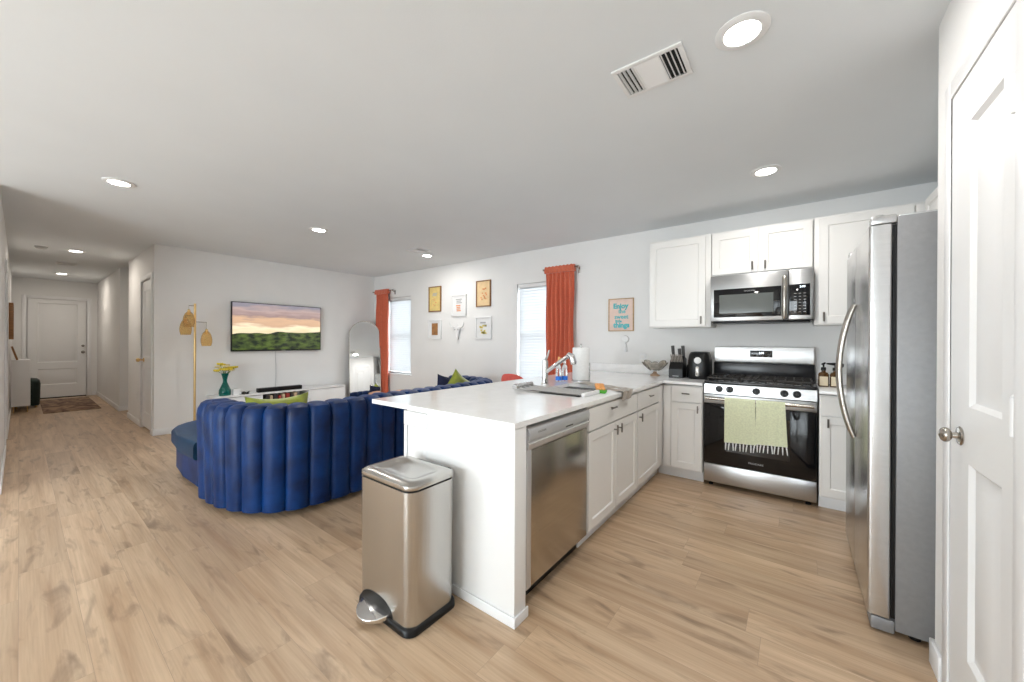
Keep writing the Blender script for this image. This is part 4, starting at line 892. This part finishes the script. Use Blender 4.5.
curtain(-6.60, -6.20, 'rust orange curtain hanging in the far corner beside the arched mirror', -6.70, -6.06, 'short metal curtain rod above the window in the far corner')
curtain(-2.665, -2.24, 'rust orange curtain hanging behind the faucet and paper towels', -2.70, -2.185, 'short metal curtain rod above the curtain behind the faucet')

# ------------------------------------------------------------------ pictures
def picture(name, x0, x1, z0, z1, fr, matc, label, fw=.016, inner=None, innerc=None, marks=None):
    yw = YW-.001; t = thing(name, label, 'picture', ((x0+x1)/2, yw, z0), 'framed pictures on the far wall')
    B('frame', fr, t, (x0, x1, yw-.022, yw, z0, z0+fw), (x0, x1, yw-.022, yw, z1-fw, z1), (x0, x0+fw, yw-.022, yw, z0+fw, z1-fw), (x1-fw, x1, yw-.022, yw, z0+fw, z1-fw), bev=.001)
    p = B('print', matc, t, (x0+fw, x1-fw, yw-.010, yw-.004, z0+fw, z1-fw), bev=0)
    if inner:
        a, b, c, d = inner; W, H = x1-x0, z1-z0; B('picture_panel', innerc, t, (x0+a*W, x0+b*W, yw-.0115, yw-.010, z0+c*H, z0+d*H), bev=0)
    for mk, boxes in (marks or []):
        q = MB(); W, H = x1-x0, z1-z0
        for a, b, c, d in boxes: q.box(x0+a*W, x0+b*W, yw-.0128, yw-.0116, z0+c*H, z0+d*H)
        q.build('print_marks', mk, t)
    return t
M['pink'] = noise_var(mat('pale_pink_paper', (.80, .62, .54), .8), 12, .05); M['ylw'] = noise_var(mat('yellow_print_paper', (.75, .57, .22), .8), 14, .12)
M['tq'] = noise_var(mat('turquoise_ink', (.10, .48, .52), .7), 12, .05); M['orng'] = noise_var(mat('orange_ink', (.75, .30, .12), .7), 12, .2)
M['tan2'] = noise_var(mat('brown_print', (.36, .17, .06), .8), 14, .3); M['yel2'] = noise_var(mat('yellow_ink', (.85, .65, .15), .8), 10, .3); M['beigep'] = noise_var(mat('peach_print_paper', (.82, .60, .34), .8), 12, .08)
random.seed(3)
def lines(n, a, b, c, d, jit=.1):
    out = []
    for i in range(n):
        z = c+(d-c)*(i+.5)/n; out.append((a+random.random()*jit, b-random.random()*jit, z-.35*(d-c)/n, z+.25*(d-c)/n))
    return out
def blobs(n, a, b, c, d, s):
    out = []
    for i in range(n):
        u, v = random.uniform(a, b), random.uniform(c, d); out.append((u-s, u+s, v-s*.6, v+s*.6))
    return out
picture('framed_print', -5.10, -4.79, 1.778, 2.213, 'walnut', 'ylw', 'yellow print in a brown wood frame, upper left of the gallery', marks=[('text_grey', lines(3, .28, .7, .62, .75)), ('orng', blobs(7, .35, .6, .2, .55, .03))])
picture('framed_print', -4.535, -4.20, 1.68, 2.035, 'white', 'white', 'white-framed print of small grey lines, upper middle of the gallery', fw=.02, marks=[('text_grey', lines(3, .28, .72, .58, .82)), ('orng', lines(4, .28, .7, .22, .54))])
picture('framed_print', -3.98, -3.685, 1.81, 2.215, 'walnut', 'beigep', 'peach print with orange drawing in a brown frame, upper right of the gallery', marks=[('orng', blobs(16, .28, .72, .25, .7, .04))])
picture('framed_print', -5.11, -4.78, 1.312, 1.64, 'white', 'white', 'white-framed print with a brown rectangle, lower left of the gallery', fw=.02, inner=(.27, .73, .2, .82), innerc='tan2')
picture('framed_print', -3.995, -3.67, 1.313, 1.655, 'white', 'white', 'white-framed print with yellow shapes, lower right of the gallery', fw=.02, marks=[('yel2', blobs(14, .3, .7, .25, .6, .06)), ('text_grey', lines(1, .28, .75, .68, .8))])
# skull ornament
t = thing('wall_skull_ornament', 'white cattle skull ornament hanging between the white-framed prints', 'wall ornament', (-4.38, YW-.02, 1.3)); cx0 = -4.385; yk = YW-.03
q = MB(); q.loft([[V((cx0+px*w_, yk+py*.6, z)) for px, py in [(cos(2*pi*k/12), .03*sin(2*pi*k/12)) for k in range(12)]] for z, w_ in ((1.30, .02), (1.315, .032), (1.35, .03), (1.41, .038), (1.46, .06), (1.49, .068), (1.52, .055), (1.53, .03))]); q.build('skull', 'white', t, ang=60)
for s in (-1, 1): q = MB(); q.tube([(cx0+s*.04, yk, 1.505), (cx0+s*.10, yk, 1.50), (cx0+s*.145, yk-.005, 1.53), (cx0+s*.155, yk-.01, 1.59)], [.016, .014, .010, .003], 10); q.build('horn', 'white', t)
q = MB()
for s in (-1, 1): q.sphere((cx0+s*.034, yk-.016, 1.465), .012, (1, .5, 1.2))
q.build('eye_socket', 'text_grey', t)
# Enjoy the sweet little things
t = picture('framed_poster', -1.806, -1.50, 1.408, 1.797, 'wood', 'pink', 'pink poster with turquoise lettering in a light wood frame', fw=.009)
for s, z, sz, dx in (('Enjoy', 1.705, .082, -.005), ('the', 1.642, .066, .012), ('sweet', 1.578, .070, .005), ('little', 1.527, .044, -.03), ('things', 1.478, .082, .005)):
    text('lettering', s, sz, (-1.653+dx, YW-.0125, z), (1, 0, 0), (0, 0, 1), 'tq', t, bold=.0042 if sz > .07 else .0018)
q = MB(); q.lathe([(.043, 0), (.043, .012), (.036, .02), (0, .021)], n=24); q.bm.transform(frameM((-1.60, YW-.001, 1.315), (1, 0, 0), (0, 0, 1), (0, -1, 0))); q.tube([(-1.60, YW-.012, 1.28), (-1.59, YW-.012, 1.22)], .009, 8); q.box(-1.61, -1.575, YW-.03, YW-.002, 1.165, 1.225, .008)
tag(q.build('thermostat_dial', 'white', loc=(-1.6, YW, 1.2)), 'small round white wall device under the pink poster', 'wall device')
def plate(name, label, o, u, n_, w=.07, h=.115, kind='outlet'):
    t = thing(name, label, kind, o); q = MB(); q.M = frameM(V(o), u, (0, 0, 1), n_); q.box(-w/2, w/2, -h/2, h/2, 0, .005, .002); q.M = None; q.build('plate', 'white', t)
    q = MB(); q.M = frameM(V(o), u, (0, 0, 1), n_); q.box(-.016, .016, .008, .036, .005, .0075, .001); q.box(-.016, .016, -.036, -.008, .005, .0075, .001); q.M = None; q.build('socket', 'cab', t)
plate('wall_outlet', 'white wall outlet over the backsplash left of the glass dish', (-1.40, YW-.001, 1.09), (1, 0, 0), (0, -1, 0)); plate('wall_outlet', 'white wall outlet low on the hall wall by the closet door', (-7.95, 1.079, .42), (-1, 0, 0), (0, -1, 0))

# ------------------------------------------------------------------ hall furniture
t = thing('shoe_cabinet', 'slim white cabinet on thin legs against the hall wall', 'cabinet', (-10.9, .02, 0))
B('body', 'white', t, (-11.15, -10.65, -.084, .12, .11, .91), bev=.004); 
B('drawer_line', 'text_grey', t, (-11.14, -10.66, .1195, .121, .508, .512), bev=0)
for x in (-11.1, -10.69):
    for y in (-.06, .09): q = MB(); q.tube([(x-.02, y, .11), (x, y, .0)], .005, 6); q.tube([(x+.02, y, .11), (x, y, .0)], .005, 6); q.build('leg', 'gold', t)
t = thing('ottoman', 'dark green velvet ottoman on the hall floor behind the white cabinet', 'ottoman', (-11.4, .12, 0))
q = MB(); q.loft([[V((px, py, z)) for px, py in rrect(-11.6-g, -11.22+g, -.08-g, .235+g, .07, 5)] for z, g in ((.04, -.01), (.06, 0), (.44, .01), (.50, 0), (.53, -.03), (.54, -.08))]); q.build('seat', 'green_velvet', t, ang=60)
for x in (-11.55, -11.27):
    for y in (-.03, .19): q = MB(); q.lathe([(.012, 0), (.018, .045)], (x, y, 0), 8); q.build('leg', 'gold', t)
q = MB(); q.box(-12.35, -10.2, .25, .92, .001, .012, .004); tag(q.build('rug', 'rug'), 'brown and tan patterned runner rug in front of the entry door', 'rug')
t = thing('framed_picture', 'wood-framed picture high on the left hall wall above the cabinet', 'picture', (-10, -.1, 1.28)); B('frame', 'walnut', t, (-10.3, -9.7, -.099, -.055, 1.27, 1.31), (-10.3, -9.7, -.099, -.055, 1.80, 1.84), (-10.3, -10.26, -.099, -.055, 1.31, 1.80), (-9.74, -9.7, -.099, -.055, 1.31, 1.80)); B('print', 'ylw', t, (-10.26, -9.74, -.095, -.07, 1.31, 1.80), bev=0)
t = thing('leaning_frame', 'small brown wooden frame leaning on top of the white hall cabinet', 'picture', (-10.8, -.03, .91))
q = MB(); q.M = Matrix.Translation((-10.75, -.02, .913)) @ Matrix.Rotation(radians(-14), 4, 'X').inverted(); q.box(-.12, .12, -.012, .012, 0, .24, .004); q.M = None; q.build('frame', 'walnut', t)
